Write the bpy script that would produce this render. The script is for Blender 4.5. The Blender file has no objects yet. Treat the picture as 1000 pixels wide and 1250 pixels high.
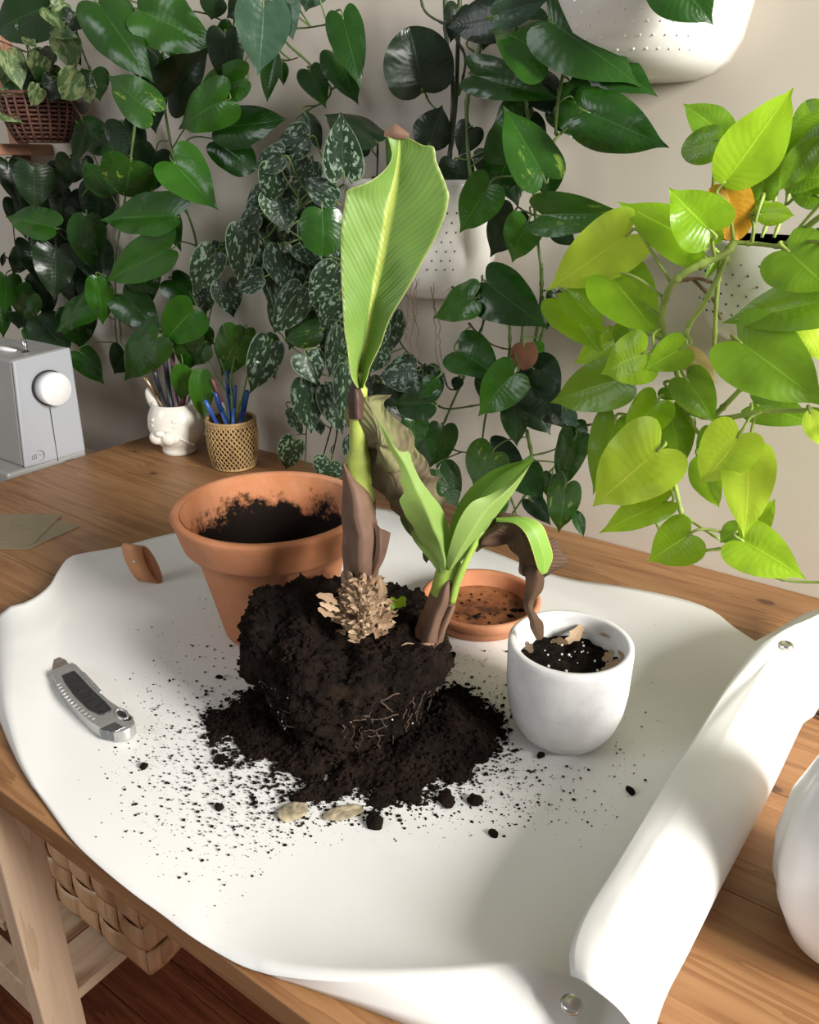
import bpy, bmesh, math, random
from mathutils import Vector, Matrix, noise
random.seed(7)
S = bpy.context.scene
COL = S.collection
PI = math.pi
# ------------------------------------------------------------------ camera, world, light
PITCH, HEAD = math.radians(23.5), math.radians(35.5)
Z0 = 0.74                                  # table top height
CAM = Vector((0, -.933, Z0 + .46))
cam = bpy.data.objects.new('camera', bpy.data.cameras.new('camera'))
COL.objects.link(cam); S.camera = cam
cam.location = CAM; cam.rotation_euler = (PI/2 - PITCH, 0, HEAD)
cam.data.sensor_fit = 'VERTICAL'; cam.data.sensor_height = 24; cam.data.lens = 19.2
cam.data.clip_start = .02
S.view_settings.view_transform = 'Standard'; S.view_settings.look = 'None'
S.view_settings.gamma = 1; S.view_settings.exposure = 0.0
S.view_settings.use_curve_mapping = False
W = bpy.data.worlds.new('room_ambient'); S.world = W; W.use_nodes = True
W.node_tree.nodes['Background'].inputs[0].default_value = (1, .985, .95, 1)
W.node_tree.nodes['Background'].inputs[1].default_value = .255

def area(name, loc, target, sx, sy, power, col):
    l = bpy.data.lights.new(name, 'AREA'); l.shape = 'RECTANGLE'; l.size = sx; l.size_y = sy
    l.energy = power; l.color = col
    o = bpy.data.objects.new(name, l); COL.objects.link(o); o.location = loc
    o.rotation_euler = (Vector(target) - Vector(loc)).to_track_quat('-Z', 'Y').to_euler()
    return o
area('window_light', (2.05, -.66, 1.85), (-.45, -.35, .80), .7, .9, 160, (1, .975, .93))
area('front_fill_light', (-1.9, -2.6, 2.0), (-.8, -.4, .8), 1.2, 1.2, 22, (.93, .97, 1))  # added weak fill from the front left, no window known there

# ------------------------------------------------------------------ pixel -> place helpers
def ray(px, py):
    r = (px-500)/1000; d = (py-625)/1000
    H = math.cos(PITCH) - d*math.sin(PITCH); U = -math.sin(PITCH) - d*math.cos(PITCH)
    return Vector((-H*math.sin(HEAD)+r*math.cos(HEAD), H*math.cos(HEAD)+r*math.sin(HEAD), U))
def at_z(px, py, z=Z0):
    v = ray(px, py); return CAM + v*((z-CAM.z)/v.z)
def at_y(px, py, y):
    v = ray(px, py); return CAM + v*((y-CAM.y)/v.y)
FWD = Vector((-math.sin(HEAD), math.cos(HEAD), 0)); RGT = Vector((math.cos(HEAD), math.sin(HEAD), 0))
def at_h(px, py, p0, off=0):               # on the upright plane through p0 facing the camera, off metres nearer
    v = ray(px, py); return CAM + v*(((Vector(p0)-CAM).dot(FWD)-off)/v.dot(FWD))

# ------------------------------------------------------------------ node helpers
class NT:
    def __init__(s, name):
        s.m = bpy.data.materials.new(name); s.m.use_nodes = True
        s.t = s.m.node_tree; s.b = s.t.nodes['Principled BSDF']; s.out = s.t.nodes['Material Output']
    def n(s, typ, ins=None, **kw):
        nd = s.t.nodes.new('ShaderNode'+typ)
        for k, v in kw.items(): setattr(nd, k, v)
        for k, v in (ins or {}).items(): s.put(nd.inputs[k], v)
        return nd
    def put(s, sock, v):
        if isinstance(v, bpy.types.NodeSocket): s.t.links.new(v, sock)
        else: sock.default_value = v
    def math(s, op, a, b=0.0, clamp=False):
        nd = s.n('Math', operation=op, use_clamp=clamp); s.put(nd.inputs[0], a); s.put(nd.inputs[1], b); return nd.outputs[0]
    def mix(s, f, a, b):
        nd = s.n('MixRGB'); s.put(nd.inputs[0], f); s.put(nd.inputs[1], a); s.put(nd.inputs[2], b); return nd.outputs[0]
    def ramp(s, f, stops):
        nd = s.n('ValToRGB'); s.put(nd.inputs[0], f); r = nd.color_ramp
        while len(r.elements) < len(stops): r.elements.new(.5)
        for e, (p, c) in zip(r.elements, stops): e.position = p; e.color = c if len(c) == 4 else (*c, 1)
        return nd.outputs[0]
    def noise(s, vec, scale, detail=3, rough=.55):
        nd = s.n('TexNoise', {'Scale': scale, 'Detail': detail, 'Roughness': rough})
        if vec: s.put(nd.inputs['Vector'], vec)
        return nd.outputs['Fac']
    def co(s, kind='Object'): return s.n('TexCoord').outputs[kind]
    def bump(s, h, st=.2, dist=.01):
        nd = s.n('Bump', {'Strength': st, 'Distance': dist, 'Height': h}); s.put(s.b.inputs['Normal'], nd.outputs[0])
    def set(s, **kw):
        for k, v in kw.items(): s.put(s.b.inputs[k.replace('_', ' ')], v)
def C(r, g, b): return (r, g, b, 1)

def simple(name, col, rough=.5, metal=0, nscale=0, var=.15, bump=0):
    t = NT(name); t.set(Roughness=rough, Metallic=metal, Base_Color=C(*col))
    if nscale:
        f = t.noise(t.co(), nscale, 5)
        lo = C(*[max(0, c*(1-var)) for c in col]); hi = C(*[min(1, c*(1+var)) for c in col])
        t.set(Base_Color=t.ramp(f, [(.3, lo), (.7, hi)]))
        if bump: t.bump(f, bump, .004)
    return t.m

def wood(name, lo, mid, hi, axis=0, sc=1.0, knots=(), rough=.45, offs=True):
    t = NT(name)
    co = t.n('NewGeometry').outputs['Position']
    rnd = t.n('ObjectInfo').outputs['Random']
    o = t.n('VectorMath', {0: co}, operation='ADD')
    cmb = t.n('CombineXYZ', {0: t.math('MULTIPLY', rnd, 7.0 if offs else .0), 1: t.math('MULTIPLY', rnd, 3.0 if offs else 0.), 2: 0.0})
    t.put(o.inputs[1], cmb.outputs[0])
    s = [22*sc]*3; s[axis] = 1.6*sc
    mp = t.n('Mapping', {'Vector': o.outputs[0], 'Scale': s})
    big = t.noise(mp.outputs[0], 1.0, 4, .6)
    s2 = [260*sc]*3; s2[axis] = 5*sc
    mp2 = t.n('Mapping', {'Vector': o.outputs[0], 'Scale': s2})
    fine = t.noise(mp2.outputs[0], 1.0, 3, .6)
    ring = t.math('FRACT', t.math('MULTIPLY', big, 7.0))
    ring = t.math('POWER', ring, 2.5)
    f = t.math('ADD', t.math('MULTIPLY', ring, .35), t.math('MULTIPLY', t.math('ADD', big, fine), .42))
    col = t.ramp(f, [(.25, hi), (.5, mid), (.85, lo)])
    for (kx, ky, ka, kb) in knots:
        d = t.n('VectorMath', {0: co, 1: (kx, ky, Z0)}, operation='SUBTRACT')
        d2 = t.n('VectorMath', {0: d.outputs[0], 1: (1/ka, 1/kb, 0)}, operation='MULTIPLY')
        ln = t.n('VectorMath', {0: d2.outputs[0]}, operation='LENGTH').outputs['Value']
        ln = t.math('ADD', ln, t.math('MULTIPLY', big, .6))
        halo = t.ramp(ln, [(.9, C(1, 1, 1)), (3.2, C(0, 0, 0))]) if False else t.ramp(t.math('DIVIDE', ln, 4.0), [(.2, C(1, 1, 1)), (.85, C(0, 0, 0))])
        core = t.ramp(ln, [(.8, C(1, 1, 1)), (1.0, C(0, 0, 0))])
        col = t.mix(t.math('MULTIPLY', halo, .4), col, C(*[c*.6 for c in lo[:3]]))
        col = t.mix(t.math('MULTIPLY', core, .85), col, C(.07, .028, .012))
    t.set(Base_Color=col, Roughness=rough)
    t.bump(fine, .08, .001)
    return t.m

def leaf_mat(name, dark, light, rough=.28, trans=.12, tcol=None, spots=None, spotcol=None, vein=None, veins=14, bump=.25, edge=None, thr=(.56, .6), spscale=9, coat=0):
    t = NT(name)
    uv = t.n('UVMap').outputs[0]
    sx = t.n('SeparateXYZ', {0: uv})
    u = t.math('MULTIPLY', t.math('ABSOLUTE', t.math('SUBTRACT', sx.outputs[0], .5)), 2.0)
    v = sx.outputs[1]
    co = t.co(); rnd = t.n('ObjectInfo').outputs['Random']
    off = t.n('VectorMath', {0: co}, operation='ADD')
    t.put(off.inputs[1], t.n('CombineXYZ', {0: t.math('MULTIPLY', rnd, 31.0), 1: t.math('MULTIPLY', rnd, 17.0)}).outputs[0])
    nz = t.noise(off.outputs[0], 2.2, 3)
    f = t.math('ADD', t.math('MULTIPLY', nz, .6), t.math('MULTIPLY', rnd, .45))
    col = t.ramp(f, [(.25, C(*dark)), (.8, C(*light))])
    if spots == 'silver':
        mp = t.n('Mapping', {'Vector': off.outputs[0], 'Scale': (spscale*1.5, spscale, spscale)})
        sp = t.noise(mp.outputs[0], 1.0, 3, .6)
        m = t.ramp(sp, [(thr[0], C(0, 0, 0)), (thr[1], C(1, 1, 1))])
        mid = t.ramp(u, [(.08, C(0, 0, 0)), (.2, C(1, 1, 1))])
        col = t.mix(t.math('MULTIPLY', m, mid), col, C(*spotcol))
    elif spots == 'splash':
        mp = t.n('Mapping', {'Vector': off.outputs[0], 'Scale': (spscale*1.4, spscale*.6, spscale)})
        sp = t.noise(mp.outputs[0], 1.0, 4, .65)
        m = t.ramp(sp, [(thr[0], C(0, 0, 0)), (thr[1], C(1, 1, 1))])
        col = t.mix(t.math('MULTIPLY', m, .75), col, C(*spotcol))
    vc = vein or tuple(min(1, c*1.7+.02) for c in light)
    mid = t.ramp(u, [(.0, C(1, 1, 1)), (.045, C(0, 0, 0))])
    col = t.mix(t.math('MULTIPLY', mid, .55), col, C(*vc))
    if edge:
        e = t.ramp(u, [(.93, C(0, 0, 0)), (.97, C(1, 1, 1))])
        col = t.mix(e, col, C(*edge))
    ph = t.math('SUBTRACT', v, t.math('MULTIPLY', u, .22))
    wv = t.math('SINE', t.math('MULTIPLY', ph, veins*2*PI/1.0))
    h = t.math('ADD', t.math('MULTIPLY', wv, .22), t.math('MULTIPLY', mid, -1.5))
    h = t.math('ADD', h, t.math('MULTIPLY', t.noise(off.outputs[0], 4, 2), 4.0))
    t.set(Base_Color=col, Roughness=t.ramp(nz, [(.3, C(rough, rough, rough)), (.7, C(rough+.14,)*1 if False else C(rough+.14, rough+.14, rough+.14))]), Coat_Weight=coat)
    t.bump(h, bump*.6, .0016)
    tr = t.n('BsdfTranslucent'); t.put(tr.inputs[0], t.mix(.5, col, C(*(tcol or light))))
    mx = t.n('MixShader'); t.put(mx.inputs[0], trans)
    t.t.links.new(t.b.outputs[0], mx.inputs[1]); t.t.links.new(tr.outputs[0], mx.inputs[2])
    t.t.links.new(mx.outputs[0], t.out.inputs[0])
    return t.m

M = {}
M['wall'] = simple('wall_paint', (.565, .505, .43), .8, nscale=3, var=.025)
M['pine'] = wood('pine_tabletop', C(.19, .083, .030), C(.28, .137, .054), C(.35, .185, .080), 0, 1, offs=True,
    knots=[(at_z(187, 578).x, at_z(187, 578).y, .011, .007), (at_z(935, 735).x, at_z(935, 735).y, .017, .010),
           (at_z(165, 551).x, at_z(165, 551).y, .009, .005), (at_z(945, 962).x, at_z(945, 962).y, .011, .006), (at_z(10, 960).x-.02, at_z(10, 960).y, .009, .004)])
M['birch'] = wood('birch_wood', C(.50, .34, .21), C(.60, .44, .30), C(.68, .52, .37), 2, .7)
M['birch_x'] = wood('birch_rail_wood', C(.50, .34, .21), C(.60, .44, .30), C(.68, .52, .37), 1, .7)
M['floor'] = wood('cherry_floor', C(.05, .012, .006), C(.10, .027, .012), C(.16, .05, .022), 0, 1, rough=.3)
M['chip'] = wood('basket_splint', C(.38, .20, .09), C(.55, .33, .17), C(.64, .42, .24), 2, .6)
M['bracket'] = wood('bracket_wood', C(.30, .14, .08), C(.38, .19, .11), C(.44, .24, .15), 0, 1)
G = dict(
 g=leaf_mat('dark_green_leaf', (.008, .040, .004), (.020, .076, .007), .20, .10, (.1, .35, .02)),
 m=leaf_mat('fresh_green_leaf', (.020, .090, .006), (.042, .15, .010), .19, .15, (.15, .45, .02)),
 k=leaf_mat('very_dark_leaf', (.005, .016, .004), (.010, .033, .007), .28, .05, (.03, .1, .02)),  # very dark green leaf colour
 v=leaf_mat('variegated_green_leaf', (.016, .068, .006), (.034, .11, .012), .20, .14, (.15, .4, .03), spots='splash', spotcol=(.24, .36, .05), thr=(.60, .66), spscale=4),
 s=leaf_mat('silver_spotted_leaf', (.007, .026, .008), (.014, .042, .013), .36, .05, (.05, .15, .04), spots='silver', spotcol=(.20, .27, .19), thr=(.54, .58), spscale=7, edge=(.15, .22, .13)),
 p=leaf_mat('silver_sheen_leaf', (.03, .075, .04), (.055, .11, .065), .30, .08, (.1, .2, .1), veins=8, bump=.4),
 n=leaf_mat('neon_leaf', (.22, .42, .012), (.34, .56, .025), .25, .38, (.50, .85, .02)),
 l=leaf_mat('pale_neon_leaf', (.44, .64, .03), (.56, .76, .07), .25, .42, (.62, .9, .04)),
 o=leaf_mat('old_neon_leaf', (.11, .23, .010), (.18, .33, .016), .25, .25, (.3, .55, .02)),
 y=leaf_mat('yellowed_leaf', (.55, .26, .01), (.68, .36, .03), .45, .25, (.8, .4, .02), spots='splash', spotcol=(.25, .09, .02), thr=(.62, .7), spscale=3),
 t=leaf_mat('straw_leaf', (.50, .38, .14), (.58, .45, .2), .5, .2),
 b=leaf_mat('brown_dead_leaf', (.08, .028, .009), (.14, .05, .018), .6, .1),
 w=leaf_mat('marbled_leaf', (.05, .11, .03), (.09, .16, .05), .4, .1, (.1, .2, .05), spots='splash', spotcol=(.32, .38, .17), thr=(.47, .55), spscale=4),
)
M['vine'] = simple('vine_green', (.10, .16, .035), .5, nscale=30, var=.3)
M['vine_dark'] = simple('vine_dark', (.035, .05, .018), .5, nscale=30, var=.3)
M['vine_neon'] = simple('vine_neon', (.27, .36, .07), .5, nscale=30, var=.3)
M['vine_brown'] = simple('vine_brown', (.17, .10, .05), .7, nscale=30, var=.3)
M['ceramic'] = simple('white_ceramic', (.74, .72, .67), .22, nscale=8, var=.03)
M['glaze'] = simple('cream_glaze', (.78, .74, .66), .18, nscale=6, var=.03)
M['white_plastic'] = simple('white_plastic', (.72, .71, .70), .35)

# ------------------------------------------------------------------ object helpers
def tag(o, label=None, cat=None, group=None, kind=None):
    for k, v in (('label', label), ('category', cat), ('group', group), ('kind', kind)):
        if v: o[k] = v
    return o
def thing(name, loc, label, cat, group=None):
    o = bpy.data.objects.new(name, None); COL.objects.link(o); o.location = loc
    o.empty_display_size = .03
    return tag(o, label, cat, group)
def attach(o, parent):
    if parent is not None:
        w = Matrix.Identity(4); p = parent
        chain = []
        while p is not None: chain.append(p); p = p.parent
        for q in reversed(chain): w = w @ q.matrix_parent_inverse @ q.matrix_basis
        o.parent = parent; o.matrix_parent_inverse = w.inverted()
    return o
def link(name, me, mat, parent=None):
    o = bpy.data.objects.new(name, me); COL.objects.link(o)
    if mat and not me.materials: me.materials.append(mat)
    return attach(o, parent)
def mesh(name, verts, faces, mat=None, parent=None, smooth=True, uvs=None):
    me = bpy.data.meshes.new(name); me.from_pydata([tuple(v) for v in verts], [], faces)
    if smooth: me.polygons.foreach_set('use_smooth', [True]*len(me.polygons))
    if uvs:
        l = me.uv_layers.new(name='UVMap')
        l.data.foreach_set('uv', [c for lp in me.loops for c in uvs[lp.vertex_index]])
    me.update()
    return link(name, me, mat, parent)
class MB:
    def __init__(s): s.v = []; s.f = []
    def add(s, vs, fs):
        b = len(s.v); s.v += [Vector(p) for p in vs]; s.f += [tuple(i+b for i in f) for f in fs]
    def box(s, c, size, rot=None, bev=0):
        c = Vector(c); h = [x/2 for x in size]; R = rot or Matrix.Identity(3)
        vs = [c + R @ Vector((x*h[0], y*h[1], z*h[2])) for x in (-1, 1) for y in (-1, 1) for z in (-1, 1)]
        s.add(vs, [(0, 1, 3, 2), (4, 6, 7, 5), (0, 4, 5, 1), (2, 3, 7, 6), (0, 2, 6, 4), (1, 5, 7, 3)])
    def hexa(s, a, b):     # two quads of 4 corners -> solid
        s.add(list(a)+list(b), [(3, 2, 1, 0), (4, 5, 6, 7)] + [(i, (i+1) % 4, 4+(i+1) % 4, 4+i) for i in range(4)])
    def tube(s, pts, r, n=8, cap=True, flat=1.0, up=None):
        pts = [Vector(p) for p in pts]; rs = r if isinstance(r, (list, tuple)) else [r]*len(pts)
        prev = None; b = len(s.v)
        for i, p in enumerate(pts):
            t = (pts[min(i+1, len(pts)-1)] - pts[max(i-1, 0)]).normalized()
            if prev is None:
                u = up or Vector((0, 0, 1))
                if abs(t.dot(u)) > .95: u = Vector((1, 0, 0))
                x = t.cross(u).normalized()
            else: x = (prev - t*prev.dot(t)).normalized()
            prev = x; y = t.cross(x)
            for k in range(n):
                a = 2*PI*k/n; s.v.append(p + x*math.cos(a)*rs[i] + y*math.sin(a)*rs[i]*flat)
        for i in range(len(pts)-1):
            for k in range(n):
                s.f.append((b+i*n+k, b+i*n+(k+1) % n, b+(i+1)*n+(k+1) % n, b+(i+1)*n+k))
        if cap:
            s.f.append(tuple(b+k for k in reversed(range(n)))); e = b+(len(pts)-1)*n
            s.f.append(tuple(e+k for k in range(n)))
    def lathe(s, prof, n=48, c=(0, 0, 0), fn=None):
        b = len(s.v); c = Vector(c)
        for (r, z) in prof:
            for k in range(n):
                a = 2*PI*k/n; p = Vector((r*math.cos(a), r*math.sin(a), z))
                if fn: p = fn(p, a, r, z)
                s.v.append(p + c)
        for i in range(len(prof)-1):
            for k in range(n):
                s.f.append((b+i*n+k, b+i*n+(k+1) % n, b+(i+1)*n+(k+1) % n, b+(i+1)*n+k))
        s.f.append(tuple(b+k for k in reversed(range(n)))); e = b+(len(prof)-1)*n
        s.f.append(tuple(e+k for k in range(n)))
    def ell(s, c, r, rot=None, n=16, m=10):
        R = rot or Matrix.Identity(3); b = len(s.v); c = Vector(c)
        for i in range(m+1):
            th = PI*(i+.001 if i == 0 else (i-.001 if i == m else i))/m
            for k in range(n):
                a = 2*PI*k/n
                s.v.append(c + R @ Vector((r[0]*math.sin(th)*math.cos(a), r[1]*math.sin(th)*math.sin(a), r[2]*math.cos(th))))
        for i in range(m):
            for k in range(n): s.f.append((b+i*n+k, b+(i+1)*n+k, b+(i+1)*n+(k+1) % n, b+i*n+(k+1) % n))
    def build(s, name, mat, parent=None, smooth=True, bevel=0, seg=2):
        o = mesh(name, s.v, s.f, mat, parent, smooth)
        if bevel:
            m = o.modifiers.new('bevel', 'BEVEL'); m.width = bevel; m.segments = seg; m.limit_method = 'ANGLE'; m.angle_limit = .6
        return o
def cat(pts, n=6):                          # Catmull-Rom through points (tuples or Vectors)
    P = [Vector(p) for p in pts]; out = []
    for i in range(len(P)-1):
        a = P[i-1] if i else P[0]*2-P[1]; b, c = P[i], P[i+1]; d = P[i+2] if i+2 < len(P) else P[-1]*2-P[-2]
        for k in range(n):
            t = k/n; out.append(.5*((2*b)+(c-a)*t+(2*a-5*b+4*c-d)*t*t+(3*b-a-3*c+d)*t**3))
    out.append(P[-1]); return out
def resample(P, n):
    L = [0]
    for i in range(1, len(P)): L.append(L[-1]+(P[i]-P[i-1]).length)
    out = []; j = 0
    for k in range(n):
        t = L[-1]*k/(n-1)
        while j < len(P)-2 and L[j+1] < t: j += 1
        out.append(P[j].lerp(P[j+1], (t-L[j])/max(1e-9, L[j+1]-L[j])))
    return out
def surf(name, cols, mat, parent=None, nu=10, nv=24, jit=0, jscale=30, solid=0, wave=0):
    # cols: polylines running base -> tip, left to right across the leaf
    C_ = [resample(cat(c, 8), nv) for c in cols]
    V = []; UV = []; F = []
    for j in range(nv):
        row = resample(cat([c[j] for c in C_], 8), nu+1) if len(C_) > 2 else [C_[0][j].lerp(C_[1][j], k/nu) for k in range(nu+1)]
        # keep the middle polyline at the middle
        if len(C_) == 3:
            h = nu//2; A = [C_[0][j].lerp(C_[1][j], k/h) for k in range(h)]; B = [C_[1][j].lerp(C_[2][j], k/(nu-h)) for k in range(nu-h+1)]
            row = A+B
        for k, p in enumerate(row):
            if jit: p = p + Vector([noise.noise(p*jscale+Vector((q*9, 0, 0))) for q in range(3)])*jit
            V.append(p); UV.append((k/nu, j/(nv-1)))
    for j in range(nv-1):
        for k in range(nu): F.append((j*(nu+1)+k, j*(nu+1)+k+1, (j+1)*(nu+1)+k+1, (j+1)*(nu+1)+k))
    o = mesh(name, V, F, mat, parent, True, UV)
    if solid: m = o.modifiers.new('s', 'SOLIDIFY'); m.thickness = solid; m.offset = 0
    return o

# ------------------------------------------------------------------ the setting
def struct(o): o['kind'] = 'structure'; return o
b = MB(); b.box((-.8, .05, 1.4), (5.6, .1, 2.8)); struct(b.build('wall_back', M['wall'], smooth=False))
fl = thing('floor', (-.8, -1.2, 0), None, None); fl['kind'] = 'structure'
b = MB(); b.box((-.8, -1.5, -.03), (5.6, 3.2, .03)); b.build('subfloor', M['floor'], fl, smooth=False)
y = -2.2; r_ = 0
pm = {}
while y < 0:
    x = -2.2 - random.random()*.5
    while x < .6:
        L = random.choice([.6, .8, 1.0])
        if L not in pm:
            q = MB(); q.box((0, 0, 0), (L-.0015, .0885, .018)); me = bpy.data.meshes.new('floorboard'); me.from_pydata([tuple(v) for v in q.v], [], q.f); me.materials.append(M['floor']); pm[L] = me
        o = bpy.data.objects.new('floorboard', pm[L]); COL.objects.link(o); o.location = (x+L/2, y+.045, -.009 + random.uniform(-.0004, .0004)); attach(o, fl)
        x += L
    y += .09
# skirting board behind the table
b = MB(); b.box((-.8, -.009, .05), (5.6, .018, .1)); struct(b.build('baseboard_back', M['white_plastic'], smooth=False, bevel=.003))

# table --------------------------------------------------------------------
XL, XR, YF = -1.195, .42, -.709
TB = thing('table', (-.4, -.35, 0), 'long pine table along the wall, covered by the white potting mat', 'table')
th = .022
ys = [YF, -.591, -.473, -.355, -.237, -.119, -.001]
for i in range(6):
    b = MB(); c = (ys[i]+ys[i+1])/2
    b.box(((XL+XR)/2, c, Z0-th/2), (XR-XL, ys[i+1]-ys[i]-.0003, th)); b.build('board', M['pine'], TB, smooth=False, bevel=.0012)
# trestle --------------------------------------------------------------------
TR = thing('trestle', (-.6, -.35, 0), 'pale birch trestle with slatted shelf, left end under the pine table', 'trestle')
def plane_y(pts, y): return [at_y(a, b_, y) for a, b_ in pts]
zt = Z0-th-.001
for (lx, ly) in ((-.610, -.687), (-.610, -.045), (-1.06, -.687), (-1.06, -.045)):
    b = MB(); b.box((lx, ly, zt/2), (.024, .040, zt)); b.build('leg', M['birch'], TR, smooth=False, bevel=.0015)
for ly in (-.683, -.055):
    b = MB(); b.box((-.835, ly, .395), (.424, .020, .045)); b.build('rail', M['birch_x'], TR, smooth=False, bevel=.0015)
for k in range(7):
    b = MB(); b.box((-.597-.029-k*.068-(.0 if k else 0), -.369, .425), (.056, .60, .014)); b.build('slat', M['birch_x'], TR, smooth=False, bevel=.0015)

# woven basket on the trestle shelf ---------------------------------------------
def splint_basket():
    x1, x0, y0, y1 = -.548, -.93, -.617, -.30; zb = .4335; H = .235
    BK = thing('splint_basket', ((x0+x1)/2, (y0+y1)/2, zb), 'square basket woven of wide pale wood splints, on the trestle shelf', 'basket')
    sw = .0335; nz = int(H/sw)
    nx = int((x1-x0)/.036); ny = int((y1-y0)/.036)
    def peri(off, t):    # t in 0..nx+ny+nx+ny, rounded-ish square
        x0_, x1_, y0_, y1_ = x0-off, x1+off, y0-off, y1+off
        if t < nx: return Vector((x0_+(x1_-x0_)*t/nx, y0_, 0))
        t -= nx
        if t < ny: return Vector((x1_, y0_+(y1_-y0_)*t/ny, 0))
        t -= ny
        if t < nx: return Vector((x1_-(x1_-x0_)*t/nx, y1_, 0))
        t -= nx
        return Vector((x0_, y1_-(y1_-y0_)*t/ny, 0))
    T = 2*(nx+ny)
    amp = .0030
    cx, cy = (x0+x1)/2, (y0+y1)/2
    def shrink(p, z):
        k = 1-.10*max(0, 1-z/H)
        return Vector((x1-.03+(p.x-(x1-.03))*(k if p.x < x1 else 1), p.y, p.z))
    for i in range(nz):
        V = []; F = []
        N = T*4
        for k in range(N+1):
            t = T*k/N; o_ = amp*math.cos(PI*(t+.5-.5)+PI*i + PI/2*0) if True else 0
            o_ = amp*math.sin(PI*t + PI*i)
            for zz, oo in ((.0012, -.0005), (.010, .001), (sw-.010, .001), (sw-.0012, -.0005)):
                p = peri(o_+oo+.0015, min(t, T-1e-6)); p.z = zb+.004+i*sw+zz; V.append(p)
        for k in range(N):
            for q in range(3): F.append((k*4+q, (k+1)*4+q, (k+1)*4+q+1, k*4+q+1))
        o = mesh('splint', V, F, M['chip'], BK); m = o.modifiers.new('s', 'SOLIDIFY'); m.thickness = .001
    for j in range(T):
        V = []; F = []; N = nz*4
        for k in range(N+1):
            z = H*k/N; o_ = -amp*math.sin(PI*(j+.5) + PI*(z/sw-.5) - PI/2+PI/2)
            # opposite of the band's wave at the band's middle
            o_ = -amp*math.sin(PI*(j+.5))*math.cos(PI*(z/sw-.5))
            for tt in (.06, .3, .7, .94):
                p = peri(o_+.0015, j+tt); p.z = zb+.004+z; V.append(p)
        for k in range(N):
            for q in range(3): F.append((k*4+q, k*4+q+1, (k+1)*4+q+1, (k+1)*4+q))
        o = mesh('stake', V, F, M['chip'], BK); m = o.modifiers.new('s', 'SOLIDIFY'); m.thickness = .001
    b = MB(); b.box((cx, cy, zb+.002), (x1-x0-.004, y1-y0-.004, .003)); b.build('bottom', M['chip'], BK, smooth=False)
    pts = [peri(.003, t*.5) + Vector((0, 0, zb+H)) for t in range(T*2+1)]
    b = MB(); b.tube(pts, .006, 8); b.build('rim', M['chip'], BK)
splint_basket()

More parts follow.
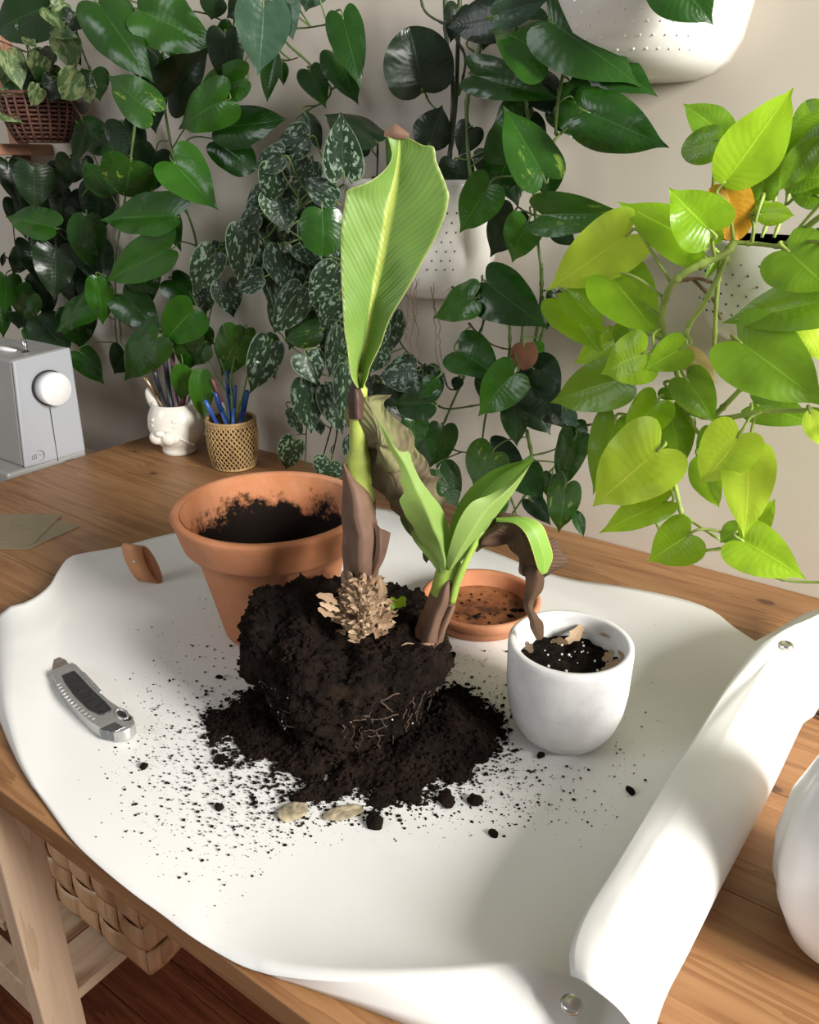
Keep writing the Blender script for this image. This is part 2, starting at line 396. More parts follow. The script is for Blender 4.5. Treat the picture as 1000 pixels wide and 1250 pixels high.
# potting mat --------------------------------------------------------------------
def build_mat():
    t = NT('mat_vinyl')
    f = t.noise(t.co(), 9, 3); g = t.noise(t.co(), 60, 5)
    col = t.ramp(f, [(.3, C(.73, .72, .69)), (.7, C(.77, .76, .735))])
    # faint smears of soil dust
    sm = t.ramp(t.math('MULTIPLY', t.noise(t.co(), 14, 6, .75), t.noise(t.co(), 3.3, 2)), [(.30, C(0, 0, 0)), (.44, C(1, 1, 1))])
    col = t.mix(t.math('MULTIPLY', sm, .10), col, C(.32, .22, .15))
    t.set(Base_Color=col, Roughness=.42); t.bump(g, .03, .001)
    ZM = Z0+.0012
    Z = lambda p, dz=0: at_z(p[0], p[1], ZM+dz)
    left = [Z(p, d) for p, d in [((-2, 752), .012), ((6, 778), .014), ((7, 800), .013), ((6, 850), .012), ((12, 885), .010), ((24, 925), .007), ((42, 962), .003)]]
    back = [Z(p, d) for p, d in [((-2, 752), .012), ((28, 743), .012), ((45, 733), .012), ((62, 716), .010), ((71, 698), .010), ((84, 681), .010), ((105, 675), .006), ((150, 667), .003), ((212, 651), 0), ((330, 630), 0), ((455, 619), 0), ((510, 640), 0), ((602, 674), 0), ((679, 703), 0), ((760, 716), .0), ((828, 730), .001), ((869, 745), .001), ((895, 765), .0), ((922, 783), .001)]]
    # the roll: rows of profile points, back -> front
    rows = []
    rows.append([Z(p, d) for p, d in [((922, 783), .001), ((950, 768), .006), ((985, 748), .018), ((1030, 738), .040), ((1046, 745), .060), ((1020, 742), .074), ((985, 757), .079), ((958, 768), .078), ((925, 788), .070), ((915, 801), .064)]])
    Lf = [(915, 801), (880, 850), (838, 918), (790, 992), (745, 1066), (712, 1118), (696, 1160), (697, 1191)]
    Rt = [None, (1003, 846), (985, 872), (940, 966), (893, 1055), (848, 1145), (812, 1216), (786, 1300)]
    n2 = None
    a_, b_ = at_z(*Rt[1], ZM+.033), at_z(*Rt[7], ZM+.033)
    ax = (b_-a_).normalized(); nrm = Vector((-ax.y, ax.x, 0)); nrm.z = 0; nrm.normalize()
    if nrm.x < 0: nrm = -nrm
    for i in range(1, 8):
        r = .034 - .002*i/7
        ext = at_z(*Rt[i], ZM+r); fr = at_z(*Lf[i], ZM+2*r-.002)
        w = (ext-fr).dot(nrm)
        fr = at_z(*Lf[i], ZM+2*r-.004)
        cx = ext - nrm*r; cx.z = 0
        row = []
        for deg in (-90, -60, -30, 0, 30, 60, 90):
            a = math.radians(deg); row.append(cx + nrm*math.cos(a)*r + Vector((0, 0, ZM+r+math.sin(a)*r)))
        top = row[-1]
        row += [top.lerp(fr, .35)+Vector((0, 0, .001)), top.lerp(fr, .7)+Vector((0, 0, .001)), fr]
        rows.append(row)
    right = [r_[0] for r_ in rows]
    FRp = right[-1]
    lip = [((42, 962), .003), ((57, 983), .001), ((87, 1024), .001), ((120, 1056), .001), ((160, 1089), .001), ((196, 1115), .001), ((229, 1140), .001), ((262, 1161), .001), ((298, 1180), .004), ((335, 1190), .009), ((400, 1196), .018), ((480, 1194), .026), ((560, 1187), .031), ((625, 1178), .033), ((650, 1180), .031), ((672, 1190), .026), ((700, 1204), .016)]
    front = [Z(p, d) for p, d in lip] + [FRp]
    NU, NV = 84, 64
    L = resample(cat(left, 8), NV+1); R = resample(cat(right, 8), NV+1)
    B = resample(cat(back, 8), NU+1); F_ = resample(cat(front, 8), NU+1)
    V = []
    for j in range(NV+1):
        b_ = j/NV
        for i in range(NU+1):
            a = i/NU
            p = (1-a)*L[j]+a*R[j]+(1-b_)*B[i]+b_*F_[i] - ((1-a)*(1-b_)*B[0]+a*(1-b_)*B[-1]+(1-a)*b_*F_[0]+a*b_*F_[-1])
            zz = (L[j].z-ZM)*(1-a)**9+(B[i].z-ZM)*(1-b_)**9+(F_[i].z-ZM)*b_**11
            edge = min(a, 1-a, b_, 1-b_)
            p = Vector((p.x, p.y, ZM + max(0, zz)))
            if j == 0: p = B[i].copy()
            elif j == NV: p = F_[i].copy()
            elif i == 0: p = L[j].copy()
            elif i == NU: p = R[j].copy()
            V.append(p)
    F = [(j*(NU+1)+i, (j+1)*(NU+1)+i, (j+1)*(NU+1)+i+1, j*(NU+1)+i+1) for j in range(NV) for i in range(NU)]
    # roll continues from the right boundary column
    NR = 30
    prof = [resample(cat(r_, 6), NR) for r_ in rows]
    colsP = []
    for k in range(NR):
        colsP.append(resample(cat([pr[k] for pr in prof], 8), NV+1))
    base = len(V)
    for j in range(NV+1):
        for k in range(1, NR): V.append(colsP[k][j])
    def idx(j, k): return j*(NU+1)+NU if k == 0 else base+j*(NR-1)+k-1
    for j in range(NV):
        for k in range(NR-1): F.append((idx(j, k), idx(j+1, k), idx(j+1, k+1), idx(j, k+1)))
    # outer slope in front of the raised front lip
    outer = [Z(p) for p in [(338, 1194), (356, 1199), (392, 1212), (440, 1229), (495, 1250), (560, 1274), (630, 1290), (690, 1297), (715, 1296)]]
    st = [k for k in range(NU+1) if True]
    # part of the front lip from px 320 on
    i0 = min(range(NU+1), key=lambda i: (F_[i]-Z((318, 1190), .006)).length)
    ins = list(range(i0, NU+1)); O = resample(cat(outer, 8), len(ins)); base = len(V); K = 6
    for q, i in enumerate(ins):
        for k in range(1, K+1):
            s = k/K; p = F_[i].lerp(O[q], s); p.z = F_[i].z*(1-s)+ZM*s + (F_[i].z-ZM)*.18*math.sin(PI*s); V.append(p)
    for q in range(len(ins)-1):
        for k in range(K):
            a1 = NV*(NU+1)+ins[q] if k == 0 else base+q*K+k-1; a2 = NV*(NU+1)+ins[q+1] if k == 0 else base+(q+1)*K+k-1
            F.append((a1, base+q*K+k, base+(q+1)*K+k, a2))
    # outer slope of the left edge
    outl = [Z(p) for p in [(-14, 757), (-16, 800), (-10, 850), (4, 890), (22, 930), (42, 963.5)]]
    O = resample(cat(outl, 8), NV+1); base = len(V); K = 3
    for j in range(NV+1):
        for k in range(1, K+1):
            s = k/K; p = L[j].lerp(O[j], s); V.append(p)
    for j in range(NV):
        for k in range(K):
            a1 = j*(NU+1) if k == 0 else base+j*K+k-1; a2 = (j+1)*(NU+1) if k == 0 else base+(j+1)*K+k-1
            F.append((a1, base+j*K+k, base+(j+1)*K+k, a2))
    MT = thing('potting_mat', (-.4, -.35, Z0), 'large white vinyl potting mat with its right side curled into a roll', 'mat')
    o = mesh('sheet', V, F, t.m, MT)
    m = o.modifiers.new('s', 'SOLIDIFY'); m.thickness = .0009; m.offset = 0
    chrome = simple('snap_chrome', (.6, .58, .56), .25, 1)
    p = colsP[NR-1][2].lerp(colsP[NR-6][4], .5)
    pp = at_z(960, 787, ZM+.0735)
    b = MB(); b.lathe([(.001, -.002), (.0058, -.002), (.0062, 0), (.005, .0016), (.0036, .0016), (.003, .0004), (.001, .0004)], 20, pp); b.build('snap_button', chrome, MT)
    pp = at_z(698, 1225, ZM+.03)
    b = MB(); b.lathe([(.001, -.002), (.0058, -.002), (.0062, 0), (.005, .0016), (.001, .0016)], 20, pp); b.build('snap_button', chrome, MT)
    # leather loop through the mat's back edge
    lea = simple('tan_leather', (.48, .22, .10), .55, nscale=40, var=.15)
    LL = thing('leather_loop', at_z(178, 690), 'tan leather strap loop on the back left edge of the mat', 'strap')
    G0 = at_z(181, 711, ZM+.001); T1 = at_h(159, 664, G0, -.006)
    ax_ = (T1-G0)*.5; c = (T1+G0)*.5; th_ = (-FWD*.8-RGT*.6).normalized()*.0075; sd = (RGT*.024 - Vector((0, 0, .002)) - FWD*.004)
    V = []; N = 44
    for k in range(N):
        a = 2*PI*k/N; p = c + ax_*math.cos(a) + th_*math.sin(a)
        V += [p-sd*.35, p+sd*.65]
    F = [(2*k, 2*((k+1) % N), 2*((k+1) % N)+1, 2*k+1) for k in range(N)]
    o = mesh('band', V, F, lea, LL); m = o.modifiers.new('s', 'SOLIDIFY'); m.thickness = .0018
    b = MB(); b.ell(c+th_*.8+ax_*.2+sd*.1, (.0022, .0022, .0022)); b.build('rivet', chrome, LL)
build_mat()
ZT = Z0+.0022

# ------------------------------------------------------------------ pots
def terracotta(name, inner=False, soilz=None):
    t = NT(name); co = t.co()
    n1 = t.noise(co, 14, 5, .6); n2 = t.noise(co, 60, 4)
    col = t.ramp(n1, [(.3, C(.36, .13, .052)), (.5, C(.44, .175, .078)), (.72, C(.53, .25, .14))])
    if inner:
        geo = t.n('SeparateXYZ', {0: co}).outputs[2]
        m = t.math('ADD', t.math('MULTIPLY', t.math('SUBTRACT', soilz, geo), 26.0), t.math('MULTIPLY', t.math('SUBTRACT', t.noise(co, 30, 8, .75), .5), 2.8))
        col = t.mix(t.ramp(m, [(.1, C(0, 0, 0)), (.45, C(1, 1, 1))]), col, C(.007, .0035, .002)); t.set(Specular_IOR_Level=.12)
    t.set(Base_Color=col, Roughness=.78); t.bump(n2, .12, .002); return t.m
M['terra'] = terracotta('terracotta'); M['terra_in'] = terracotta('terracotta_soiled', True, Z0+.124)
t = NT('soil'); f = t.noise(t.co(), 180, 6, .7); g = t.noise(t.co(), 30, 4)
t.set(Base_Color=t.ramp(t.math('MULTIPLY', t.math('ADD', f, g), .5), [(.35, C(.0025, .0014, .0009)), (.50, C(.008, .0044, .0027)), (.62, C(.019, .010, .006)), (.72, C(.045, .027, .016))]), Roughness=.95, Specular_IOR_Level=.15)
t.bump(f, .9, .004); M['soil'] = t.m
M['perlite'] = simple('perlite', (.7, .68, .62), .9)

pc = Vector((-.550, -.402, ZT)); H = .138
TP = thing('terracotta_pot', pc, 'large empty terracotta pot with soil-stained inside, left behind the root ball', 'pot')
b = MB(); b.lathe([(.052, 0), (.055, .002), (.0575, .012), (.0645, .045), (.0735, .085), (.0795, .101), (.0855, .1025), (.088, .106), (.0950, .130), (.0972, .1355), (.0967, .138), (.0940, .1395), (.0895, .139), (.0870, .136), (.0860, .134)], 96, pc)
b.f = b.f[:-1]; b.f = [f for f in b.f if len(f) == 4] + [tuple(reversed(range(96)))]
b.build('body', M['terra'], TP)
b = MB(); b.lathe([(.0872, .1375), (.084, .128), (.072, .09), (.0625, .06), (.050, .016), (.001, .014)], 96, pc); b.f = [f for f in b.f if len(f) == 4]
b.build('inner_wall', M['terra_in'], TP)
def lump(n, c, R, amp, sc, flat=1, mound=0, zfun=None):
    b = MB(); N = n; c = Vector(c); rings = N//2; V = [c+Vector((0, 0, mound))]; F = []
    for i in range(1, rings+1):
        r = R*i/rings
        for k in range(N):
            a = 2*PI*k/N; p = Vector((r*math.cos(a), r*math.sin(a), 0))
            z = mound*(1-(i/rings)**2) + amp*noise.fractal(Vector((p.x*sc, p.y*sc, c.x*9)), 1, 2, 5)
            V.append(c+p+Vector((0, 0, z)))
    for k in range(N): F.append((0, 1+k, 1+(k+1) % N))
    for i in range(rings-1):
        for k in range(N): F.append((1+i*N+k, 1+(i+1)*N+k, 1+(i+1)*N+(k+1) % N, 1+i*N+(k+1) % N))
    return V, F
V, F = lump(90, pc+Vector((0, 0, .045)), .057, .006, 70); mesh('soil_residue', V, F, M['soil'], TP)

sc_ = Vector((-.385, -.262, ZT))
t = NT('saucer_wet'); co = t.co(); n1 = t.noise(co, 20, 6, .7)
t.set(Base_Color=t.ramp(n1, [(.36, C(.05, .018, .008)), (.5, C(.22, .075, .025)), (.68, C(.36, .15, .06))]), Roughness=.5); t.bump(n1, .2, .003)
SA = thing('saucer', sc_, 'round terracotta saucer with damp stained floor, behind the offshoot', 'saucer')
b = MB(); b.lathe([(.050, 0), (.053, .001), (.0575, .010), (.0610, .0135), (.0632, .014), (.0645, .022), (.0638, .0245), (.061, .0252), (.0585, .0245), (.0572, .021), (.0535, .0085)], 80, sc_)
b.f = [f for f in b.f if len(f) == 4] + [tuple(reversed(range(80)))]; b.build('body', M['terra'], SA)
V, F = lump(80, sc_+Vector((0, 0, .0085)), .0536, .0008, 60); mesh('damp_floor', V, F, t.m, SA)
b = MB()
for k in range(46):
    a = random.uniform(0, 2*PI); r = .045*math.sqrt(random.random()); q = random.choice([.0008, .001, .0015, .003 if k < 8 else .001])
    b.ell(sc_+Vector((r*math.cos(a), r*math.sin(a), .0092)), (q*1.4, q, q*.6), Matrix.Rotation(a, 3, 'Z'), 6, 4)
o = b.build('soil_crumbs', M['soil'], SA, False); o['kind'] = 'stuff'

wc = Vector((-.2265, -.3865, ZT))
WP = thing('concrete_pot', wc, 'small white concrete pot of soil with dry leaf scraps, right of the saucer', 'pot')
t = NT('white_concrete'); f = t.noise(t.co(), 25, 6, .65); sp = t.n('TexVoronoi', {'Vector': t.co(), 'Scale': 170.0}).outputs[0]
t.set(Base_Color=t.ramp(f, [(.3, C(.52, .51, .50)), (.55, C(.64, .63, .62)), (.75, C(.71, .70, .69))]), Roughness=.75); t.bump(f, .12, .002)
b = MB(); b.lathe([(.024, .0), (.031, .0015), (.038, .006), (.0445, .017), (.0488, .032), (.0508, .05), (.0514, .085), (.0510, .0905), (.0495, .0918), (.0465, .0918), (.0452, .0905), (.0447, .086), (.0440, .062)], 96, wc)
b.f = [f for f in b.f if len(f) == 4] + [tuple(reversed(range(96)))]; b.build('body', t.m, WP)
V, F = lump(90, wc+Vector((0, 0, .0665)), .0442, .006, 60, mound=.004); mesh('soil', V, F, M['soil'], WP)
b = MB()
for k in range(30):
    a = random.uniform(0, 2*PI); r = .04*math.sqrt(random.random()); q = random.uniform(.0005, .0014)
    b.ell(wc+Vector((r*math.cos(a), r*math.sin(a), .073)), (q, q, q), None, 6, 4)
o = b.build('perlite', M['perlite'], WP); o['kind'] = 'stuff'
M['papery'] = leaf_mat('papery_scale', (.22, .125, .065), (.46, .33, .21), .7, .15, veins=20, bump=.5)
def strip(name, pts, w, mat, parent, sideways=None, nv=10, cup=.2):
    pts = resample(cat(pts, 6), nv)
    cols = [[], [], []]
    for i, p in enumerate(pts):
        t = (pts[min(i+1, nv-1)]-pts[max(i-1, 0)]).normalized(); v = (CAM-p).normalized()
        s = (sideways or t.cross(v)).normalized(); s_ = i/(nv-1)
        ww = w*(.08+.92*math.sin(PI*s_)**.9)*(1+.35*math.sin(i*2.4))
        cols[0].append(p-s*ww*.5); cols[1].append(p-v*cup*ww*.5); cols[2].append(p+s*ww*.5)
    return surf(name, cols, mat, parent, 4, nv)
Zs = Z0+.076
for pts, w in ([[(688, 785), (700, 778), (712, 762)], .010], [[(672, 783), (682, 782), (694, 785)], .006], [[(735, 806), (745, 800), (748, 793)], .008], [[(733, 820), (745, 814), (757, 805)], .008], [[(642, 783), (646, 790), (650, 797)], .007], [[(705, 774), (725, 770), (742, 778)], .004], [[(752, 790), (758, 797), (760, 806)], .004]):
    strip('dry_leaf', [at_z(p[0], p[1], Zs+i*.004) for i, p in enumerate(pts)], w, M['papery'], WP, nv=8)

# ------------------------------------------------------------------ banana plant with root ball
bc = Vector((-.393, -.470, ZT))
BP = thing('banana_plant', bc, 'young banana plant with bare root ball, one broad torn leaf and a withered offshoot', 'plant')
def ball_r(a, s):          # s 0..1 height
    prof = [(0, .060), (.12, .066), (.35, .071), (.55, .078), (.72, .082), (.86, .078), (.94, .064), (1, .0)]
    for i in range(len(prof)-1):
        if s <= prof[i+1][0]:
            k = (s-prof[i][0])/(prof[i+1][0]-prof[i][0]); return prof[i][1]*(1-k)+prof[i+1][1]*k
    return 0
BH = .098
def ball():
    NA, NS = 220, 120; V = []; F = []
    for i in range(NS+1):
        s = i/NS
        for k in range(NA):
            a = 2*PI*k/NA
            if s < .62:
                zz = s/.62*BH*.82; r = ball_r(a, .0+s/.62*.8)
            else:
                q = (s-.62)/.38; r = ball_r(a, .8)*math.cos(q*PI/2)**.8 if q < 1 else 0; zz = BH*(.82+.18*math.sin(q*PI/2)**1)
            p = Vector((r*math.cos(a), r*math.sin(a), zz))
            # broken ledge round the lower half where the ball was cut by the pot
            big = noise.fractal(p*14+Vector((3, 1, 2)), 1, 2, 3)*.014; sm = noise.fractal(p*60, .8, 2.1, 5)*.0075; ti = noise.noise(p*330)*.0022 + abs(noise.noise(p*170))*.0035
            led = .004 if zz > BH*.5 else -.001
            n = Vector((math.cos(a), math.sin(a), .25 if s < .62 else 1.2)).normalized()
            w = min(1, s*6)
            p += n*(big*w+sm+ti+led)
            dl = (Vector((math.cos(a), math.sin(a), 0))).dot(-RGT)    # extra shoulder on the left, low at the right front
            if s > .5: p.z += .012*max(0, dl)*(1 if s < .9 else .7) ; 
            p.z = max(p.z, 0)
            V.append(bc+p)
    for i in range(NS):
        for k in range(NA): F.append((i*NA+k, i*NA+(k+1) % NA, (i+1)*NA+(k+1) % NA, (i+1)*NA+k))
    mesh('root_ball', V, F, M['soil'], BP)
ball()
# fine roots over the ball
M['root'] = simple('root', (.055, .032, .02), .85, nscale=80, var=.4)
for k in range(110):
    a = random.uniform(-PI*1.05, PI*.35) + HEAD*0; s = random.uniform(.12, .62)
    pts = []; aa = a; ss = s; dn = random.random() < .55
    for q in range(7):
        r = ball_r(aa, ss*.8/.62 if ss < .62 else .8)+.0035+noise.noise(Vector((aa*3, ss*9, k)))*.002
        pts.append(bc+Vector((r*math.cos(aa), r*math.sin(aa), max(.003, ss*BH*1.3))))
        if dn: ss -= .03; aa += random.uniform(-.04, .04)
        else: aa += random.uniform(.03, .09); ss += random.uniform(-.02, .02)
    q = MB(); q.tube(cat(pts, 3), random.uniform(.0003, .0009), 5); q.build('root', M['root'], BP)
b = MB()
for k in range(46):
    a = random.uniform(-PI, PI*.3); s = random.uniform(.05, .8); r = ball_r(a, min(.95, s))+.004; q = random.uniform(.0003, .0008)
    b.ell(bc+Vector((r*math.cos(a), r*math.sin(a), s*BH)), (q*1.5, q, q), None, 6, 4)
o = b.build('perlite', M['perlite'], BP); o['kind'] = 'stuff'
# main stem
S1 = bc + FWD*(-.012)
def hp(px, py, off=0, o=None): return at_h(px, py, o or S1, off)
t = NT('banana_leaf_skin'); uv = t.n('UVMap').outputs[0]; sx = t.n('SeparateXYZ', {0: uv})
u = t.math('MULTIPLY', t.math('ABSOLUTE', t.math('SUBTRACT', sx.outputs[0], .5)), 2.0); v = sx.outputs[1]
n1 = t.noise(t.co(), 14, 3)
col = t.ramp(n1, [(.3, C(.14, .27, .04)), (.7, C(.21, .35, .075))])
wv = t.math('SINE', t.math('MULTIPLY', t.math('SUBTRACT', v, t.math('MULTIPLY', u, .18)), 210.0))
wv2 = t.math('SINE', t.math('MULTIPLY', t.math('SUBTRACT', v, t.math('MULTIPLY', u, .18)), 67.0))
col = t.mix(t.math('MULTIPLY', t.math('ADD', wv, 1.0), .10), col, C(.27, .41, .12))
mr = t.ramp(u, [(.05, C(1, 1, 1)), (.12, C(0, 0, 0))]); col = t.mix(mr, col, C(.50, .60, .13))
ed = t.ramp(u, [(.965, C(0, 0, 0)), (.985, C(1, 1, 1))]); col = t.mix(t.math('MULTIPLY', ed, .7), col, C(.42, .40, .16))
lo = t.ramp(v, [(.0, C(1, 1, 1)), (.35, C(0, 0, 0))]); col = t.mix(t.math('MULTIPLY', lo, .35), col, C(.42, .55, .13))
t.set(Base_Color=col, Roughness=.45)
t.bump(t.math('ADD', t.math('MULTIPLY', t.math('ADD', wv2, t.math('MULTIPLY', wv, .5)), t.ramp(v, [(.5, C(1, 1, 1)), (.85, C(.25, .25, .25))])), t.math('MULTIPLY', mr, 2.0)), .20, .0018)
tr = t.n('BsdfTranslucent'); t.put(tr.inputs[0], col); mx = t.n('MixShader', {0: .3}); t.t.links.new(t.b.outputs[0], mx.inputs[1]); t.t.links.new(tr.outputs[0], mx.inputs[2]); t.t.links.new(mx.outputs[0], t.out.inputs[0])
M['banana'] = t.m
RW = [(474, 437, 440, 443), (462, 430, 440, 448), (450, 427, 441, 452), (425, 423, 446, 463), (400, 420, 450, 472), (370, 418, 455, 487), (340, 416, 460, 505), (310, 416, 465, 521), (285, 416, 470, 535), (262, 418, 473, 545), (240, 422, 477, 549), (232, 424, 479, 547)]
left = [hp(r[1], r[0], .018) for r in RW] + [hp(443, 225, .016), hp(462, 212, .012), hp(475, 200, .008), hp(479, 188, .006), hp(474, 172, .004), hp(470, 163, .003)]
mid = [hp(r[2], r[0], 0) for r in RW] + [hp(481, 220, 0), hp(483, 208, 0), hp(485, 196, .0), hp(487, 185, 0), hp(488, 174, .001), hp(489, 166, .002)]
rgt = [hp(r[3], r[0], .014) for r in RW] + [hp(544, 222, .013), hp(538, 208, .012), hp(533, 196, .010), hp(530, 178, .008), hp(518, 176, .006), hp(500, 168, .004)]
surf('leaf_blade', [left, mid, rgt], M['banana'], BP, 24, 90, jit=.0016, jscale=45, solid=.0006)
# curled strip behind the torn tip, dry tip
surf('torn_edge', [[hp(470, 166, .004), hp(471, 185, .0), hp(472, 205, -.004)], [hp(480, 168, -.004), hp(480, 185, -.006), hp(480, 208, -.006)]], G['m'], BP, 4, 10)
M['sheath'] = leaf_mat('dry_sheath', (.095, .047, .028), (.20, .115, .072), .65, .1, spots='splash', spotcol=(.05, .02, .015), thr=(.5, .7), spscale=12, veins=2, bump=.2, vein=(.2, .11, .07))
M['sheath_dark'] = leaf_mat('dark_sheath', (.055, .025, .018), (.11, .05, .035), .55, .05, veins=2, vein=(.1, .05, .03))
M['stem_green'] = simple('stem_green', (.30, .36, .07), .45, nscale=40, var=.3)
M['stem_bright'] = simple('stem_bright', (.24, .35, .055), .4, nscale=40, var=.2)
M['bulb'] = simple('bulb_skin', (.30, .17, .11), .7, nscale=60, var=.3)
surf('dry_tip', [[hp(469, 166, .004), hp(469, 160, .003), hp(472, 157, .003)], [hp(482, 169, .004), hp(482, 160, .006), hp(482, 150, .002)], [hp(499, 170, .004), hp(499, 163, .004), hp(497, 161, .003)]], M['sheath'], BP, 6, 8, jit=.002)
b = MB(); b.tube(cat([hp(441, 455, .004), hp(440, 475), hp(439, 500), hp(438, 560), hp(439, 600), hp(440, 625)], 5), [.0035]*5+[.0055]*5+[.0075]*5+[.010]*5+[.0118]*5+[.0125], 16, flat=.85); b.build('stem', M['stem_green'], BP)
M['dead_stem'] = simple('dead_stem', (.15, .08, .05), .7, nscale=50, var=.35)
b = MB(); b.tube(cat([hp(440, 612), hp(440, 640), hp(440, 680), hp(441, 705), hp(441, 735)], 5), [.0135]*5+[.0150]*5+[.0155]*5+[.0148]*6, 20, flat=.85); b.build('stem_base', M['dead_stem'], BP)
def wrap(name, pts, mat, parent, o=None, arc=1.0, seed=0, tipcut=None, nv=16, jit=.001):
    # half shell round the stem: pts rows (py, left px, right px)
    rows = [[], [], [], [], []]
    for (py, l, r) in pts:
        c = (l+r)/2; w = (r-l)/2
        for q, a in enumerate((-1, -.6, 0, .6, 1)):
            dep = .00098*w*math.cos(a*PI/2)
            rows[q].append(hp(c+w*a, py, dep+.003, o))
    return surf(name, rows, mat, parent, 12, nv, jit=jit, jscale=60)
wrap('upper_sheath', [(512, 426, 447), (500, 425, 446), (485, 425, 445), (470, 428, 440), (457, 433, 436)], M['sheath_dark'], BP)
wrap('outer_sheath', [(717, 424, 457), (700, 420, 463), (675, 418, 464), (650, 418, 463), (625, 417, 458), (600, 418, 450), (588, 418, 438), (575, 418, 428), (566, 417, 421)], M['sheath'], BP, jit=.0015)
surf('sheath_flap', [[hp(448, 705, .012), hp(456, 680, .018), hp(458, 655, .016), hp(457, 636, .014)], [hp(454, 700, .016), hp(462, 682, .020), hp(464, 662, .018), hp(465, 646, .016)], [hp(455, 705, .014), hp(466, 686, .016), hp(472, 668, .010), hp(476, 652, .004)]], M['sheath'], BP, 6, 12, jit=.002)
b = MB(); b.tube(cat([hp(439, 700), hp(441, 722), hp(445, 742), hp(447, 760)], 5), [.0155]*5+[.0185]*5+[.0215]*5+[.014], 20); b.build('bulb', M['bulb'], BP)
# papery scales on the bulb
def scale_mesh(seed):
    rr = random.Random(seed); V = []; UV = []; F = []
    nu, nv = 5, 6
    for j in range(nv+1):
        v = j/nv; w = .5*(1-v)**.45*(.75+.25*rr.random()) + .06
        for i in range(nu+1):
            u = i/nu-.5
            V.append((u*2*w, v, .35*v*v*(1+.5*rr.random()) - .5*u*u + .10*rr.uniform(-1, 1))); UV.append((i/nu, v))
    for j in range(nv):
        for i in range(nu): F.append((j*(nu+1)+i, j*(nu+1)+i+1, (j+1)*(nu+1)+i+1, (j+1)*(nu+1)+i))
    me = bpy.data.meshes.new('bulb_scale'); me.from_pydata(V, [], F); me.polygons.foreach_set('use_smooth', [True]*len(F))
    l = me.uv_layers.new(name='UVMap'); l.data.foreach_set('uv', [c for lp in me.loops for c in UV[lp.vertex_index]]); me.materials.append(M['papery']); return me
SM = [scale_mesh(i) for i in range(5)]
def frame(o, Y, Zn, org, sx, sy, sz, parent):
    Y = Y.normalized(); X = Y.cross(Zn).normalized(); Zz = X.cross(Y)
    m = Matrix((X*sx, Y*sy, Zz*sz)).transposed().to_4x4(); m.translation = org; o.matrix_basis = m; attach(o, parent)
rr = random.Random(3)
for k in range(190):
    py = rr.uniform(710, 781); f = (py-710)/71
    hw = 19+13*min(1, f*1.6) - 14*max(0, f-.72)*2
    cx = 440 + 8*f; a = rr.uniform(-1, 1)
    p = hp(cx+hw*a, py, .019*math.cos(a*PI/2)+.008+.012*f)
    outd = (RGT*a*1.0 - FWD*(1-abs(a))*.9 + Vector((0, 0, .35))).normalized()
    up_ = Vector((0, 0, rr.uniform(-.2, 1))) + RGT*(a*.4+rr.uniform(-.9, .9)) 
    o = bpy.data.objects.new('bulb_scale', rr.choice(SM)); COL.objects.link(o)
    frame(o, up_ - outd*up_.dot(outd)*.6, outd, p, rr.uniform(.004, .008), rr.uniform(.005, .011), rr.uniform(.006, .014), BP)
for pts, w in ([[(412, 738), (402, 730), (386, 726)], .007], [[(415, 746), (404, 741), (390, 736)], .006], [[(462, 735), (468, 720), (464, 705)], .006], [[(460, 760), (472, 755), (477, 745)], .006], [[(408, 752), (398, 748), (388, 742)], .006]):
    strip('bulb_scale', [hp(p[0], p[1], .03) for p in pts], w, M['papery'], BP, nv=8)
# offshoot
S2 = bc + RGT*.075 + FWD*(-.02)
def h2(px, py, off=0): return at_h(px, py, S2, off)
b = MB(); b.tube(cat([h2(517, 806), h2(522, 780), h2(532, 750), h2(541, 726)], 5), [.0125]*5+[.0122]*5+[.0110]*6, 18); b.build('offshoot_base', M['dead_stem'], BP)
b = MB(); b.tube(cat([h2(537, 735), h2(543, 715), h2(548, 697), h2(552, 678)], 5), [.0102]*5+[.0105]*5+[.0102]*5+[.008], 18); b.build('offshoot_stem', M['stem_bright'], BP)
wrap('offshoot_sheath', [(785, 508, 541), (770, 513, 544), (750, 521, 549), (735, 527, 554), (720, 533, 557), (708, 542, 558), (700, 551, 557)], M['sheath'], BP, o=S2)
wrap('offshoot_base', [(802, 500, 530), (795, 501, 534), (785, 504, 538)], M['bulb'], BP, o=S2)
surf('sheath_flap', [[h2(528, 790, .012), h2(538, 765, .014), h2(548, 742, .012)], [h2(532, 790, .014), h2(543, 765, .016), h2(554, 738, .014)], [h2(536, 786, .010), h2(547, 762, .012), h2(556, 740, .010)]], M['sheath'], BP, 4, 10, jit=.001)
for pts, w in ([[(495, 800), (500, 790), (508, 792)], .010], [[(510, 812), (520, 802), (532, 795)], .012], [[(516, 806), (522, 798), (530, 788)], .010], [[(497, 796), (493, 790), (490, 797)], .006]):
    strip('offshoot_scale', [h2(p[0], p[1], .016) for p in pts], w, M['papery'], BP, nv=8)
